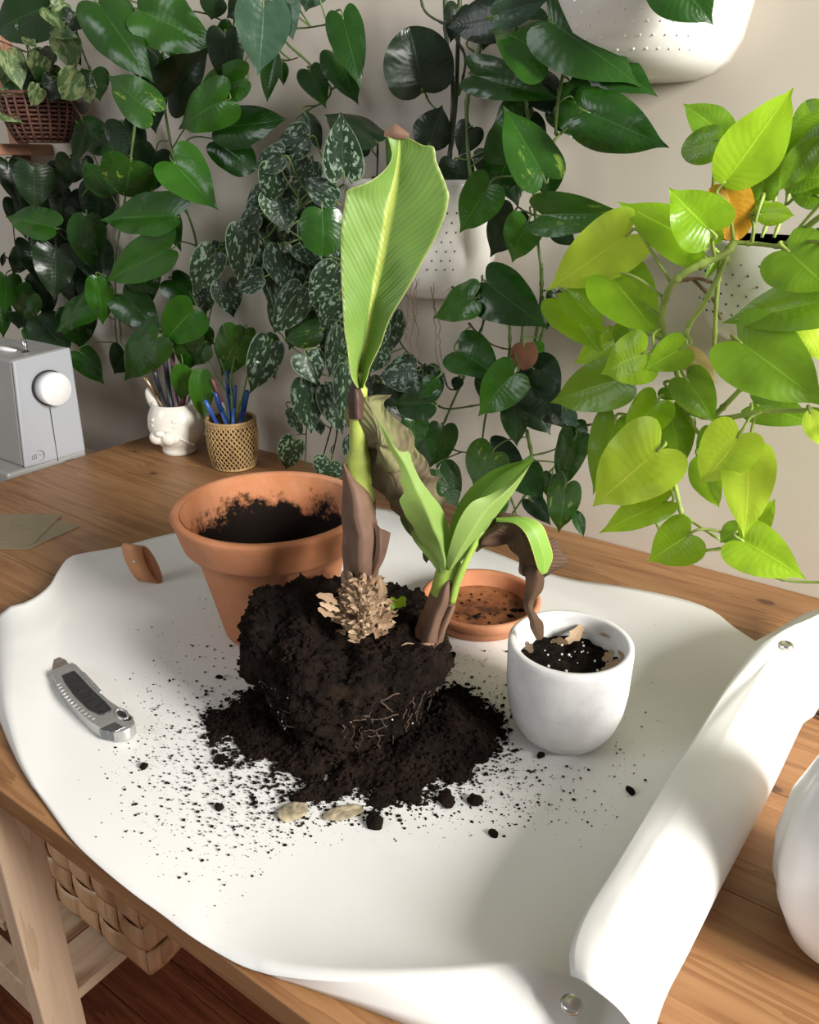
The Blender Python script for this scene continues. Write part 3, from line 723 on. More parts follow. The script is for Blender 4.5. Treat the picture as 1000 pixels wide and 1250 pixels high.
# leaf rolled into a boat, upright to the right
BLf = leaf_mat('young_banana_leaf', (.17, .29, .055), (.27, .40, .10), .42, .25, (.4, .58, .12), veins=34, bump=.3, vein=(.45, .58, .16))
BLd = leaf_mat('young_banana_leaf_inside', (.12, .28, .03), (.20, .40, .06), .4, .25, (.3, .55, .06), veins=34, bump=.15)
kl = [h2(553, 697, .004), h2(568, 680, .006), (h2(588, 655, .006)), h2(606, 630, .006), h2(624, 606, .004), h2(637, 586, .002), h2(651, 561)]
surf('leaf_blade', [[h2(549, 692, -.006), h2(547, 662, -.020), h2(553, 630, -.028), h2(570, 600, -.028), h2(595, 578, -.022), h2(622, 566, -.010), h2(651, 561)], [p.lerp(q, .5)+FWD*.012 for p, q in zip(kl, [h2(549, 692, -.006), h2(547, 662, -.020), h2(553, 630, -.028), h2(570, 600, -.028), h2(595, 578, -.022), h2(622, 566, -.010), h2(651, 561)])], kl], BLd, BP, 12, 30)
surf('leaf_blade', [[h2(544, 690, .010), h2(549, 668, .016), h2(560, 636, .020), h2(576, 613, .018), h2(598, 604, .012), h2(620, 590, .006), h2(651, 561, .001)], [p+Vector((0, 0, .002))-FWD*.006 for p in [h2(549, 694, .008), h2(560, 674, .012), h2(577, 646, .014), h2(593, 622, .012), h2(612, 604, .009), h2(630, 586, .005), h2(651, 561, .001)]], kl], BLf, BP, 12, 30)
# pale wavy leaf to the left
mid = [h2(545, 700, .010), h2(540, 672, .014), h2(527, 636, .020), h2(511, 600, .024), h2(496, 570, .026), h2(479, 543, .026), h2(461, 514, .024)]
surf('leaf_blade', [[h2(541, 702, .010), h2(531, 684, .006), h2(516, 664, .004), h2(503, 640, .008), h2(492, 624, .014), h2(488, 611, .020), h2(494, 600, .022), h2(489, 588, .022), h2(490, 579, .024), h2(484, 562, .024), h2(474, 545, .024), h2(460, 514, .024)], mid, [h2(549, 698, .010), h2(549, 672, .006), h2(547, 640, .004), h2(538, 618, .008), h2(527, 602, .014), h2(514, 585, .020), h2(504, 566, .022), h2(501, 553, .022), h2(491, 553, .025), h2(480, 541, .026), h2(462, 514, .024)]], BLf, BP, 12, 40, jit=.0015, jscale=60)
surf('leaf_blade', [[h2(536, 700, .006), h2(523, 682, .004), h2(508, 664, .0), h2(501, 652, -.002)], [h2(541, 700, .008), h2(532, 680, .008), h2(520, 662, .004), h2(506, 645, .0)], [h2(546, 696, .010), h2(540, 676, .010), h2(530, 658, .006), h2(516, 648, .0)]], BLf, BP, 8, 16)
b = MB(); b.tube(cat([h2(552, 735, .009), h2(558, 712, .012), h2(567, 690, .013), h2(579, 666, .010), h2(592, 645, .004)], 5), [.004]*10+[.0035]*10+[.002], 10, flat=.7); b.build('petiole', M['stem_bright'], BP)
surf('leaf_blade', [[h2(492, 620, -.03), h2(488, 632, -.03), h2(496, 648, -.03), h2(508, 660, -.03)], [h2(496, 622, -.03), h2(498, 636, -.028), h2(504, 648, -.028), h2(511, 660, -.03)], [h2(503, 626, -.03), h2(507, 636, -.03), h2(512, 648, -.03), h2(514, 659, -.03)]], G['m'], BP, 6, 10)
# withered leaves
DL = leaf_mat('withered_leaf', (.055, .034, .018), (.15, .11, .062), .75, .08, (.3, .22, .1), spots='splash', spotcol=(.20, .21, .08), thr=(.5, .62), spscale=14, veins=26, bump=.9, vein=(.22, .17, .1))
DB = leaf_mat('brown_withered_leaf', (.065, .032, .016), (.14, .078, .04), .7, .06, (.2, .11, .05), spots='splash', spotcol=(.22, .14, .08), thr=(.55, .66), spscale=14, veins=26, bump=.8, vein=(.16, .09, .05))
surf('withered_leaf', [[h2(520, 690, .0), h2(506, 660, -.006), h2(488, 628, -.010), h2(466, 606, -.012), h2(449, 580, -.014), h2(444, 555, -.014), h2(437, 530, -.014), h2(434, 505, -.012), h2(445, 492, -.010), h2(458, 487, -.010)],
    [h2(528, 672, -.004), h2(512, 640, .002), h2(497, 615, .006), h2(482, 590, .008), h2(470, 562, .008), h2(460, 535, .006), h2(456, 515, .004), h2(460, 500, .0), h2(466, 489, -.004), h2(470, 480, -.006)],
    [h2(546, 634, -.012), h2(546, 618, -.012), h2(536, 600, -.010), h2(526, 578, -.008), h2(516, 556, -.008), h2(505, 538, -.008), h2(496, 520, -.008), h2(484, 503, -.008), h2(473, 492, -.008), h2(472, 478, -.008)]], DL, BP, 30, 80, jit=.010, jscale=62)
surf('withered_leaf', [[h2(576, 668, .0), h2(585, 648, -.004), h2(603, 635, -.004), h2(625, 630, .0), h2(648, 636, .004), h2(668, 650, .006), h2(681, 668, .008), h2(688, 688, .008), h2(684, 698, .008)],
    [h2(577, 672, .002), h2(590, 655, .010), h2(607, 646, .014), h2(625, 645, .018), h2(643, 654, .022), h2(656, 670, .022), h2(664, 688, .020), h2(668, 702, .016), h2(670, 706, .012)],
    [h2(579, 676, .0), h2(594, 664, .002), h2(610, 660, .004), h2(624, 668, .008), h2(632, 682, .012), h2(629, 697, .014), h2(640, 704, .012), h2(652, 712, .010), h2(660, 716, .008)]], DB, BP, 24, 56, jit=.008, jscale=62)
GY = leaf_mat('yellow_edged_strip', (.20, .40, .06), (.30, .48, .08), .4, .3, (.4, .6, .1), edge=(.62, .62, .10), veins=24)
surf('green_strip', [[h2(606, 637, .010), h2(628, 639, .020), h2(642, 652, .028), h2(650, 672, .030), h2(656, 692, .028), h2(661, 701, .026)], [h2(606, 634, .010), h2(634, 634, .018), h2(651, 646, .026), h2(660, 666, .028), h2(665, 686, .026), h2(664, 701, .026)], [h2(606, 632, .008), h2(640, 631, .014), h2(661, 640, .020), h2(670, 660, .022), h2(675, 680, .022), h2(668, 699, .024)]], GY, BP, 8, 26)
surf('withered_tail', [[h2(640, 690, .014), h2(642, 708, .012), h2(641, 728, .012), h2(639, 744, .012), h2(645, 756, .012), h2(648, 768, .012), h2(656, 780, .012)], [h2(652, 692, .018), h2(653, 712, .016), h2(648, 728, .016), h2(645, 742, .014), h2(652, 756, .014), h2(656, 768, .014), h2(661, 779, .012)], [h2(662, 696, .014), h2(660, 716, .012), h2(655, 730, .010), h2(651, 744, .012), h2(658, 754, .012), h2(665, 764, .012), h2(664, 776, .012)]], DB, BP, 6, 20, jit=.003, jscale=70)
# sprout
sp = bc+RGT*.03+FWD*.012; 
for pts in ([(484, 742), (480, 736), (478, 729)], [(485, 742), (490, 735), (494, 728)], [(483, 742), (474, 738), (472, 732)]):
    strip('sprout_leaf', [at_h(p[0], p[1], sp, .01) for p in pts], .009, G['n'], BP, nv=8)

# ------------------------------------------------------------------ spilled soil
def heap():
    NX = 150; V = []; F = []; ids = {}
    cx, cy = bc.x, bc.y
    def h(x, y):
        p = Vector((x-cx, y-cy, 0)); r = p.length; d_r = p.dot(RGT); d_f = p.dot(FWD)
        # lobes: to the right, to the left, in front
        v = 0
        for (lx, ly, s, a) in ((0.075, -.035, .052, .024), (.045, -.085, .050, .013), (-.075, -.02, .052, .020), (-.02, -.078, .046, .012), (.10, .0, .036, .012), (0, 0, .085, .022), (.11, -.045, .03, .008), (-.105, -.01, .03, .006)):
            q = ((d_r-lx)**2+(d_f-ly)**2)/(s*s)
            v += a*math.exp(-q*1.4)
        return v*.80 + noise.fractal(Vector((x*38, y*38, 1)), .8, 2.1, 6)*.0085 + abs(noise.noise(Vector((x*190, y*190, 4))))*.0035 - .0088
    st = .0021
    for i in range(NX):
        for j in range(NX):
            x = cx-.16+i*st; yy = cy-.16+j*st; z = h(x, yy)
            ids[i, j] = len(V); V.append((x, yy, ZT-.0008+max(z, -.0006)))
    for i in range(NX-1):
        for j in range(NX-1):
            q = (ids[i, j], ids[i+1, j], ids[i+1, j+1], ids[i, j+1])
            if max(V[k][2] for k in q) > ZT-.0006: F.append(q)
    used = sorted({k for f in F for k in f}); mp = {k: n for n, k in enumerate(used)}
    o = mesh('spilled_soil', [V[k] for k in used], [tuple(mp[k] for k in f) for f in F], M['soil'])
    tag(o, 'heap of dark loose potting soil spilled round the root ball', 'soil', kind='stuff')
heap()
def crumbs():
    r = random.Random(11); V = []; F = []
    def put(p, s):
        b_ = len(V); a = r.uniform(0, PI); ca, sa = math.cos(a), math.sin(a); e = r.uniform(.6, 1.3)
        for x, y_, z in ((1, 0, 0), (0, 1, 0), (-1, 0, 0), (0, -1, 0), (0, 0, .8), (0, 0, -.5)):
            x *= s*e*r.uniform(.7, 1.2); y_ *= s*r.uniform(.7, 1.2); V.append((p[0]+x*ca-y_*sa, p[1]+x*sa+y_*ca, p[2]+z*s+.3*s))
        F.extend([tuple(b_+i for i in f) for f in ((0, 1, 4), (1, 2, 4), (2, 3, 4), (3, 0, 4), (1, 0, 5), (2, 1, 5), (3, 2, 5), (0, 3, 5))])
    # (centre px, spread px, count, max size)
    for (cx, cy, sx, sy, n, ms) in ((430, 930, 95, 50, 4200, .0022), (440, 940, 150, 75, 3000, .0015), (250, 880, 65, 60, 520, .0016), (180, 920, 45, 45, 260, .0014), (590, 900, 40, 50, 800, .0018), (500, 1030, 80, 50, 850, .0012), (600, 960, 90, 60, 420, .0012), (620, 1040, 90, 60, 230, .0009), (330, 1020, 90, 50, 320, .0010), (140, 870, 60, 80, 160, .0009), (240, 780, 60, 60, 130, .0010), (560, 810, 35, 30, 160, .0009), (820, 900, 80, 70, 45, .0008), (450, 1060, 90, 50, 160, .0009), (95, 755, 10, 5, 14, .0009)):
        for _ in range(n):
            px = r.gauss(cx, sx); py = r.gauss(cy, sy)
            if py < 715 or py > 1165 or px < 30 or px > 880: continue
            if px > 880 - (py-800)*.60: continue
            if py > 960+(px-42)*1.15 and px < 230: continue
            if px < 200 and py < 720+(200-px)*.3: continue
            p = at_z(px, py, ZT)
            if (Vector((p.x, p.y))-Vector((wc.x, wc.y))).length < .045 or (Vector((p.x, p.y))-Vector((sc_.x, sc_.y))).length < .066 or (Vector((p.x, p.y))-Vector((pc.x, pc.y))).length < .057: continue
            if p.z < ZT-1e-4: continue
            put(p, .00028 + (ms-.0003)*r.random()**3.2)
    # crumbs clinging to the edge of the terracotta rim
    o = mesh('soil_crumbs', V, F, M['soil'], smooth=False); tag(o, 'fine dark soil crumbs scattered over the white mat', 'soil', kind='stuff')
crumbs()
def granules():
    r = random.Random(21); V = []; F = []
    def put(p, s):
        b_ = len(V); 
        for x, y_, z in ((1, 0, 0), (0, 1, 0), (-1, 0, 0), (0, -1, 0), (0, 0, 1), (0, 0, -1)):
            V.append((p[0]+x*s*r.uniform(.6, 1.3), p[1]+y_*s*r.uniform(.6, 1.3), p[2]+z*s*r.uniform(.5, 1.1)))
        F.extend([tuple(b_+i for i in f) for f in ((0, 1, 4), (1, 2, 4), (2, 3, 4), (3, 0, 4), (1, 0, 5), (2, 1, 5), (3, 2, 5), (0, 3, 5))])
    ob = [o for o in bpy.data.objects if o.name == 'root_ball'][0]; vs = ob.data.vertices
    for _ in range(9000):
        v = vs[r.randrange(len(vs)-3000)].co; put(v, .0006+.0020*r.random()**3)
    o = mesh('ball_crumbs', V, F, M['soil'], BP, False); o['kind'] = 'stuff'
    V = []; F = []
    b_ = None
    vs = bpy.data.objects['spilled_soil'].data.vertices
    def put2(p, s): put(p, s)
    V.clear(); F.clear()
    return vs, r
vs_, r_g = granules()
b = MB()
for _ in range(7000):
    p = Vector(vs_[r_g.randrange(len(vs_))].co) + Vector((r_g.gauss(0, .003), r_g.gauss(0, .003), 0)); s_ = .0006+.0024*r_g.random()**3; p.z = max(p.z, ZT)+s_*.2
    q = [Vector((d[0]*s_*r_g.uniform(.6, 1.3), d[1]*s_*r_g.uniform(.6, 1.3), d[2]*s_*r_g.uniform(.5, 1.1)))+p for d in ((1, 0, 0), (0, 1, 0), (-1, 0, 0), (0, -1, 0), (0, 0, 1), (0, 0, -.4))]
    b.add(q, ((0, 1, 4), (1, 2, 4), (2, 3, 4), (3, 0, 4), (1, 0, 5), (2, 1, 5), (3, 2, 5), (0, 3, 5)))
o = b.build('soil_granules', M['soil'], smooth=False); tag(o, 'coarse dark granules on and round the spilled heap', 'soil', kind='stuff')
first = None
for k, (px, py, s, lab) in enumerate([(399, 551, 0, '')][:0] + [(575, 1150, .0034, 'small dark soil clod near the front lip, right of the double clod'), (461, 1164, .0046, 'double dark soil clod lying nearest the front lip'), (770, 965, .0030, 'lone soil clod on the mat right of the white pot base'), (553, 799, .0036, 'soil clod between the offshoot base and the saucer'), (580, 977, .0052, 'dark soil clod at the right front of the spill'), (458, 1003, .0062, 'long soil clod beside the rounder bark chip'), (545, 975, .0062, 'wide soil clod on the front edge of the spill'), (268, 826, .0026, 'small clod on the mat just left of the root ball'), (268, 985, .0032, 'clod in front left of the spilled heap'), (598, 897, .0055, 'clod at the right tip of the spilled heap'), (660, 922, .0030, 'clod touching the front of the white pot'), (176, 935, .0030, 'small clod just below the knife handle'), (672, 1085, .0020, 'tiny clod out on the grey right of the mat'), (602, 1017, .0036, 'round clod below the spill, right of centre')]):
    rr = random.Random(k); p = at_z(px, py, ZT+s*.45)
    V = []; b = MB(); b.ell(p, (s*rr.uniform(1, 1.5), s, s*.75), Matrix.Rotation(rr.uniform(0, 3), 3, 'Z'), 14, 9)
    if k == 1: b.ell(p+Vector((-.008, -.001, -.001)), (s*.7, s*.5, s*.5), None, 12, 8)
    for i, v in enumerate(b.v):
        v += (v-p)*noise.fractal(v*260+Vector((k, 0, 0)), 1, 2, 3)*.45; v.z = max(v.z, ZT-.0003); b.v[i] = v
    o = b.build('soil_clod', M['soil']); tag(o, lab, 'soil clod', 'larger soil clods on the mat')
cm = simple('bark_chip', (.30, .25, .16), .85, nscale=110, var=.6, bump=.4)
for (px, py, a, b2, rot, lab) in ((357, 990, .0125, .0095, .5, 'rounder pale dried chip at the front left of the spill'), (419, 992, .0165, .0068, .3, 'longer pale dried chip right of the rounder one')):
    p = at_z(px, py, ZT+.0022); b = MB(); b.ell(p, (a, b2, .0012), Matrix.Rotation(rot+HEAD, 3, 'Z'), 32, 8)
    for i, v in enumerate(b.v):
        d = v-p; d *= 1+.12*noise.noise(d*170+Vector((px, 0, 0))); b.v[i] = p+d+Vector((0, 0, .0012*noise.noise(v*200)))
    tag(b.build('dried_chip', cm), lab, 'dried chip', 'dried chips in front of the soil')

# ------------------------------------------------------------------ utility knife
def knife():
    A = at_z(66, 808, ZT); B = at_z(158, 905, ZT); d = (B-A); L = d.length; d.normalize(); s = Vector((-d.y, d.x, 0))   # s: to the upper right
    if s.dot(RGT) < 0: s = -s
    K = thing('utility_knife', A.lerp(B, .5), 'grey metal snap-off utility knife with black grip, on the left of the mat', 'knife')
    silver = simple('cast_metal', (.50, .50, .49), .32, .75, nscale=120, var=.08)
    dark = simple('black_rubber', (.02, .02, .02), .45, nscale=200, var=.5, bump=.3); blade = simple('blade_steel', (.42, .36, .33), .3, .8, nscale=90, var=.35)
    lo = simple('dark_steel', (.2, .21, .22), .25, .9)
    def ctr(t): return A + d*L*t + s*(math.sin(t*PI)*-.004 + .009*max(0, t-.62)**1.2*0)     # bowed handle
    def ext(name, ts, wl, wr, z0, z1, mat, bev=.0012, n=28):
        V = []; F = []; P = []
        for i in range(n+1):
            k = i/n*(len(ts)-1); j = min(int(k), len(ts)-2); f = k-j; f = f*f*(3-2*f) if True else f
            t_ = ts[j]*(1-(k-j))+ts[j+1]*(k-j); l = wl[j]*(1-f)+wl[j+1]*f; r = wr[j]*(1-f)+wr[j+1]*f
            c = ctr(t_); P.append((c-s*l, c+s*r))
        for a, b_ in P:
            for q, zz in ((a, z0), (b_, z0), (b_, z1), (a, z1)): V.append(q+Vector((0, 0, zz)))
        for i in range(n):
            for q in range(4): F.append((i*4+q, i*4+(q+1) % 4, (i+1)*4+(q+1) % 4, (i+1)*4+q))
        F.append((3, 2, 1, 0)); F.append((n*4, n*4+1, n*4+2, n*4+3))
        o = mesh(name, V, F, mat, K, smooth=True); m = o.modifiers.new('b', 'BEVEL'); m.width = bev; m.segments = 3; m.limit_method = 'ANGLE'; m.angle_limit = .8; m = o.modifiers.new('w', 'WEIGHTED_NORMAL')
        return o
    ext('handle', [.22, .30, .42, .55, .68, .80, .90, .97, 1.0], [.0125, .0135, .0150, .0160, .0165, .0165, .0150, .0100, .003], [.0110, .0115, .0110, .0100, .0100, .0115, .0130, .0100, .003], .001, .0125, silver, .0035)
    ext('grip', [.30, .38, .55, .70, .78, .80], [.0065, .008, .0095, .0095, .007, .003], [.0055, .006, .006, .006, .005, .002], .0115, .0138, dark, .001)
    ext('nose', [.17, .22, .26], [.0115, .012, .0125], [.0105, .011, .011], .002, .0095, simple('nose_metal', (.62, .62, .62), .25, .8), .001)
    ext('blade', [.02, .08, .2], [.0085, .0088, .009], [.006, .0085, .009], .004, .0048, blade, .0002)
    for k in range(13):
        c = ctr(.36+k*.036)-s*(.0125+.002*math.sin(k/12*PI)); b = MB(); b.ell(c+Vector((0, 0, .0118)), (.0034, .0011, .0012), Matrix.Rotation(math.atan2(s.y, s.x), 3, 'Z'), 10, 6); b.build('ridge', silver, K)
    c = ctr(.86)+s*.0075; b = MB()
    pts = [c+d*math.cos(a)*.0085+s*math.sin(a)*.004+Vector((0, 0, .0125)) for a in [2*PI*k/24 for k in range(25)]]
    b.tube(pts, .0013, 8); b.build('lanyard_ring', silver, K)
    ext('lanyard_slot', [.82, .86, .92, .94], [-.005, -.004, -.004, -.007], [.009, .0105, .011, .009], .0118, .0128, dark, .0002, 10)
    ext('end_cap', [.90, .955, .975], [.0165, .0125, .009], [-.002, -.001, .001], .003, .0131, lo, .0006, 10)
    ext('slider', [.34, .50, .60], [-.0085, -.0085, -.0085], [.0120, .0120, .0115], .009, .0134, silver, .0008)
knife()

# ------------------------------------------------------------------ cards, mug, cane cup, pens
paper = simple('kraft_paper', (.22, .18, .11), .8, nscale=30, var=.06)
ink = simple('faded_ink', (.17, .16, .12), .8)
def card(px4, dz, label, text=False):
    P4 = [at_z(x, y, Z0+dz) for x, y in px4]
    c = sum(P4, Vector())/4; K = thing('seed_packet', c, label, 'packet')
    b = MB(); b.hexa(P4, [p+Vector((0, 0, .0012)) for p in P4]); b.build('envelope', paper, K, smooth=False)
    if text:
        ex = (P4[1]-P4[0]).normalized(); 
        tcv = [(20, 642, 22), (28, 645.5, 18), (14, 639, 8)]
        b = MB()
        for i, (x, y_, w) in enumerate(tcv):
            a = at_z(x, y_, Z0+dz+.0015); k = 0
            while k < w/14:
                l = random.uniform(.0015, .003); b.box(a+ex*k*.0065, (l, .0006, .0002), Matrix.Rotation(math.atan2(ex.y, ex.x), 3, 'Z')); k += .35
        o = b.build('print', ink, K, smooth=False)
card([(-60, 668), (33, 671), (98, 643), (40, 628)], .0003, 'lower kraft paper packet, its right corner showing under the printed one')
card([(-70, 628), (75, 629), (40, 664), (-60, 662)], .0018, 'upper kraft paper packet with faint print, on the table left of the mat', True)

def mug():
    c = at_z(216, 545, Z0); r = .034; c = Vector((at_z(216, 556).x, at_z(216, 556).y, Z0)) + FWD*.022
    K = thing('dog_face_cup', c, 'white glazed animal-head cup with pricked ear, holding pens', 'cup')
    def fn(p, a, r_, z): return p
    b = MB(); b.lathe([(.022, 0), (.024, .001), (.0245, .006), (.023, .009), (.030, .016), (.0375, .028), (.0405, .042), (.039, .056), (.034, .068), (.0315, .074), (.0300, .0745), (.0285, .072), (.034, .055), (.034, .03), (.015, .014)], 48, c)
    b.build('body', M['glaze'], K)
    F = (-FWD*.95 - RGT*.25).normalized(); R = Vector((-F.y, F.x, 0))
    rot = Matrix((R, F, Vector((0, 0, 1)))).transposed()
    b = MB(); b.ell(c+F*.034+Vector((0, 0, .031)), (.022, .013, .011), rot, 20, 12)
    b.ell(c+F*.041+R*.009+Vector((0, 0, .033)), (.011, .009, .010), rot, 16, 10); b.ell(c+F*.041-R*.009+Vector((0, 0, .033)), (.011, .009, .010), rot, 16, 10)
    b.build('muzzle', M['glaze'], K)
    b = MB(); b.ell(c+F*.0475+Vector((0, 0, .041)), (.0075, .005, .005), rot, 16, 10); b.build('nose', M['glaze'], K)
    for sgn in (1, -1):
        b = MB(); pts = [c+F*(.0335)+R*sgn*(.010+.0035*k)+Vector((0, 0, .054+.0018*math.sin(k))) for k in range(4)]; b.tube(pts, [.001, .0035, .0035, .001], 8)
        b.build('brow', M['glaze'], K)
        b = MB(); b.ell(c+F*.0345+R*sgn*.015+Vector((0, 0, .048)), (.0055, .003, .003), rot, 12, 8); b.build('eye', M['glaze'], K)
        for q in range(6):
            a0 = c+R*sgn*(.019+.0024*q)+F*(.034-.0032*q)+Vector((0, 0, .034-.0028*q)); b = MB(); b.ell(a0, (.0045, .0025, .002), rot@Matrix.Rotation(sgn*.6, 3, 'Y'), 10, 6); b.build('whisker_tuft', M['glaze'], K)
        # ears
        e = c + R*sgn*.031 + Vector((0, 0, .066))
        b = MB(); b.ell(e+Vector((0, 0, .008))+R*sgn*.003, (.0095, .006, .019), rot@Matrix.Rotation(sgn*.35, 3, 'Y'), 18, 12); b.build('ear', M['glaze'], K)
    K.scale = (1.17, 1.17, 1.17)
    return c
mc = mug()
pens = []
def pen(base, tip, r, cols, label, group):
    base = Vector(base); tip = Vector(tip); d = (tip-base)
    K = thing('pen', base, label, 'pen', group)
    body = simple('pen_body', cols[0], .3, cols[2] if len(cols) > 2 else 0); capm = simple('pen_cap', cols[1], .3, cols[2] if len(cols) > 2 else 0)
    b = MB(); b.tube([base, base+d*.7], r, 10); b.build('barrel', body, K)
    b = MB(); b.tube([base+d*.7, base+d*.97, tip], [r*1.08, r*1.08, r*.6], 10); b.build('cap', capm, K)
    return K
def pens_in(c, depth0, items, group):
    for (px, py, col, cap, metal, lab, r) in items:
        tip = at_h(px, py, c, random.uniform(-.008, .012)); base = c + (Vector((tip.x, tip.y, c.z))-Vector((c.x, c.y, c.z)))*-.1 + Vector((0, 0, depth0)) + Vector((random.uniform(-.012, .012), random.uniform(-.012, .012), 0))
        pen(base, tip, r, (col, cap, metal), lab, group)
pens_in(mc, .024, [(176, 460, (.35, .24, .14), (.38, .27, .15), .8, 'bronze metal pen leaning left out of the animal-head cup', .0035), (188, 452, (.015, .015, .02), (.02, .02, .03), 0, 'black pen beside the bronze one in the cup', .0035), (200, 428, (.02, .03, .04), (.05, .05, .06), 0, 'tall dark pen at the middle of the cup', .004), (210, 428, (.17, .09, .12), (.2, .1, .14), 0, 'mauve pen at the middle of the cup', .0035), (232, 450, (.25, .02, .02), (.3, .02, .02), 0, 'dark red pen in the right half of the cup', .0035), (241, 450, (.5, .5, .5), (.6, .6, .6), .8, 'silver pen at the right rim of the cup', .003)], 'pens in the animal-head cup')

cc = Vector((at_z(283, 575).x, at_z(283, 575).y, Z0)) + FWD*.026
def cane_cup():
    K = thing('cane_cup', cc, 'woven bamboo lattice cup holding blue pens and leafy cuttings', 'cup')
    bam = simple('bamboo', (.42, .27, .11), .55, nscale=70, var=.25); inn = simple('cup_liner', (.16, .095, .045), .8)  # dark brown inner can behind the bamboo lattice
    def R(z): return .0245 + .0085*math.sin(min(1, (z+.008)/.055)*PI/2)**.8 - .0015*max(0, z-.045)/.02
    Hc = .066
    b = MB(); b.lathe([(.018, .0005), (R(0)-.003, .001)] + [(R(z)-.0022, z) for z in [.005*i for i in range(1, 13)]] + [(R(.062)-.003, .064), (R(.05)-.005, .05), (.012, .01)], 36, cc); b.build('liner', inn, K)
    for sgn in (1, -1):
        for k in range(32):
            a0 = 2*PI*k/32; pts = []
            for i in range(15):
                z = .002 + Hc*i/14*.95; a = a0+sgn*i/14*1.55
                r = R(z)+.0003+.0004*sgn*math.cos(i*PI); pts.append(cc+Vector((r*math.cos(a), r*math.sin(a), z)))
            b = MB(); b.tube(pts, .0013, 5, flat=.6); b.build('cane', bam, K)
    for z, rr_ in ((.0655, .0022), (.062, .0014), (.0025, .0018)):
        b = MB(); b.tube([cc+Vector(((R(z))*math.cos(a), (R(z))*math.sin(a), z)) for a in [2*PI*i/40 for i in range(41)]], rr_, 8); b.build('rim', bam, K)
    K.scale = (1.2, 1.2, 1.2)
cane_cup()
blue = (.02, .07, .28)
pens_in(cc, .015, [(250, 488, blue, (.04, .12, .4), 0, 'blue pen at the far left of the bamboo cup', .0035), (262, 478, blue, (.02, .06, .25), 0, 'blue pen behind the cutting stems, left side', .0035), (259, 462, (.55, .5, .45), (.3, .1, .1), 0, 'pale pen sticking up left in the bamboo cup', .0028), (277, 452, blue, blue, 0, 'tall blue pen behind the cutting stems', .003), (287, 470, (.03, .09, .35), (.03, .1, .3), 0, 'blue pen right of the cutting stems', .003), (302, 476, blue, (.02, .08, .3), 0, 'thick blue pen at the right rim of the bamboo cup', .0042)], 'pens in the bamboo cup')

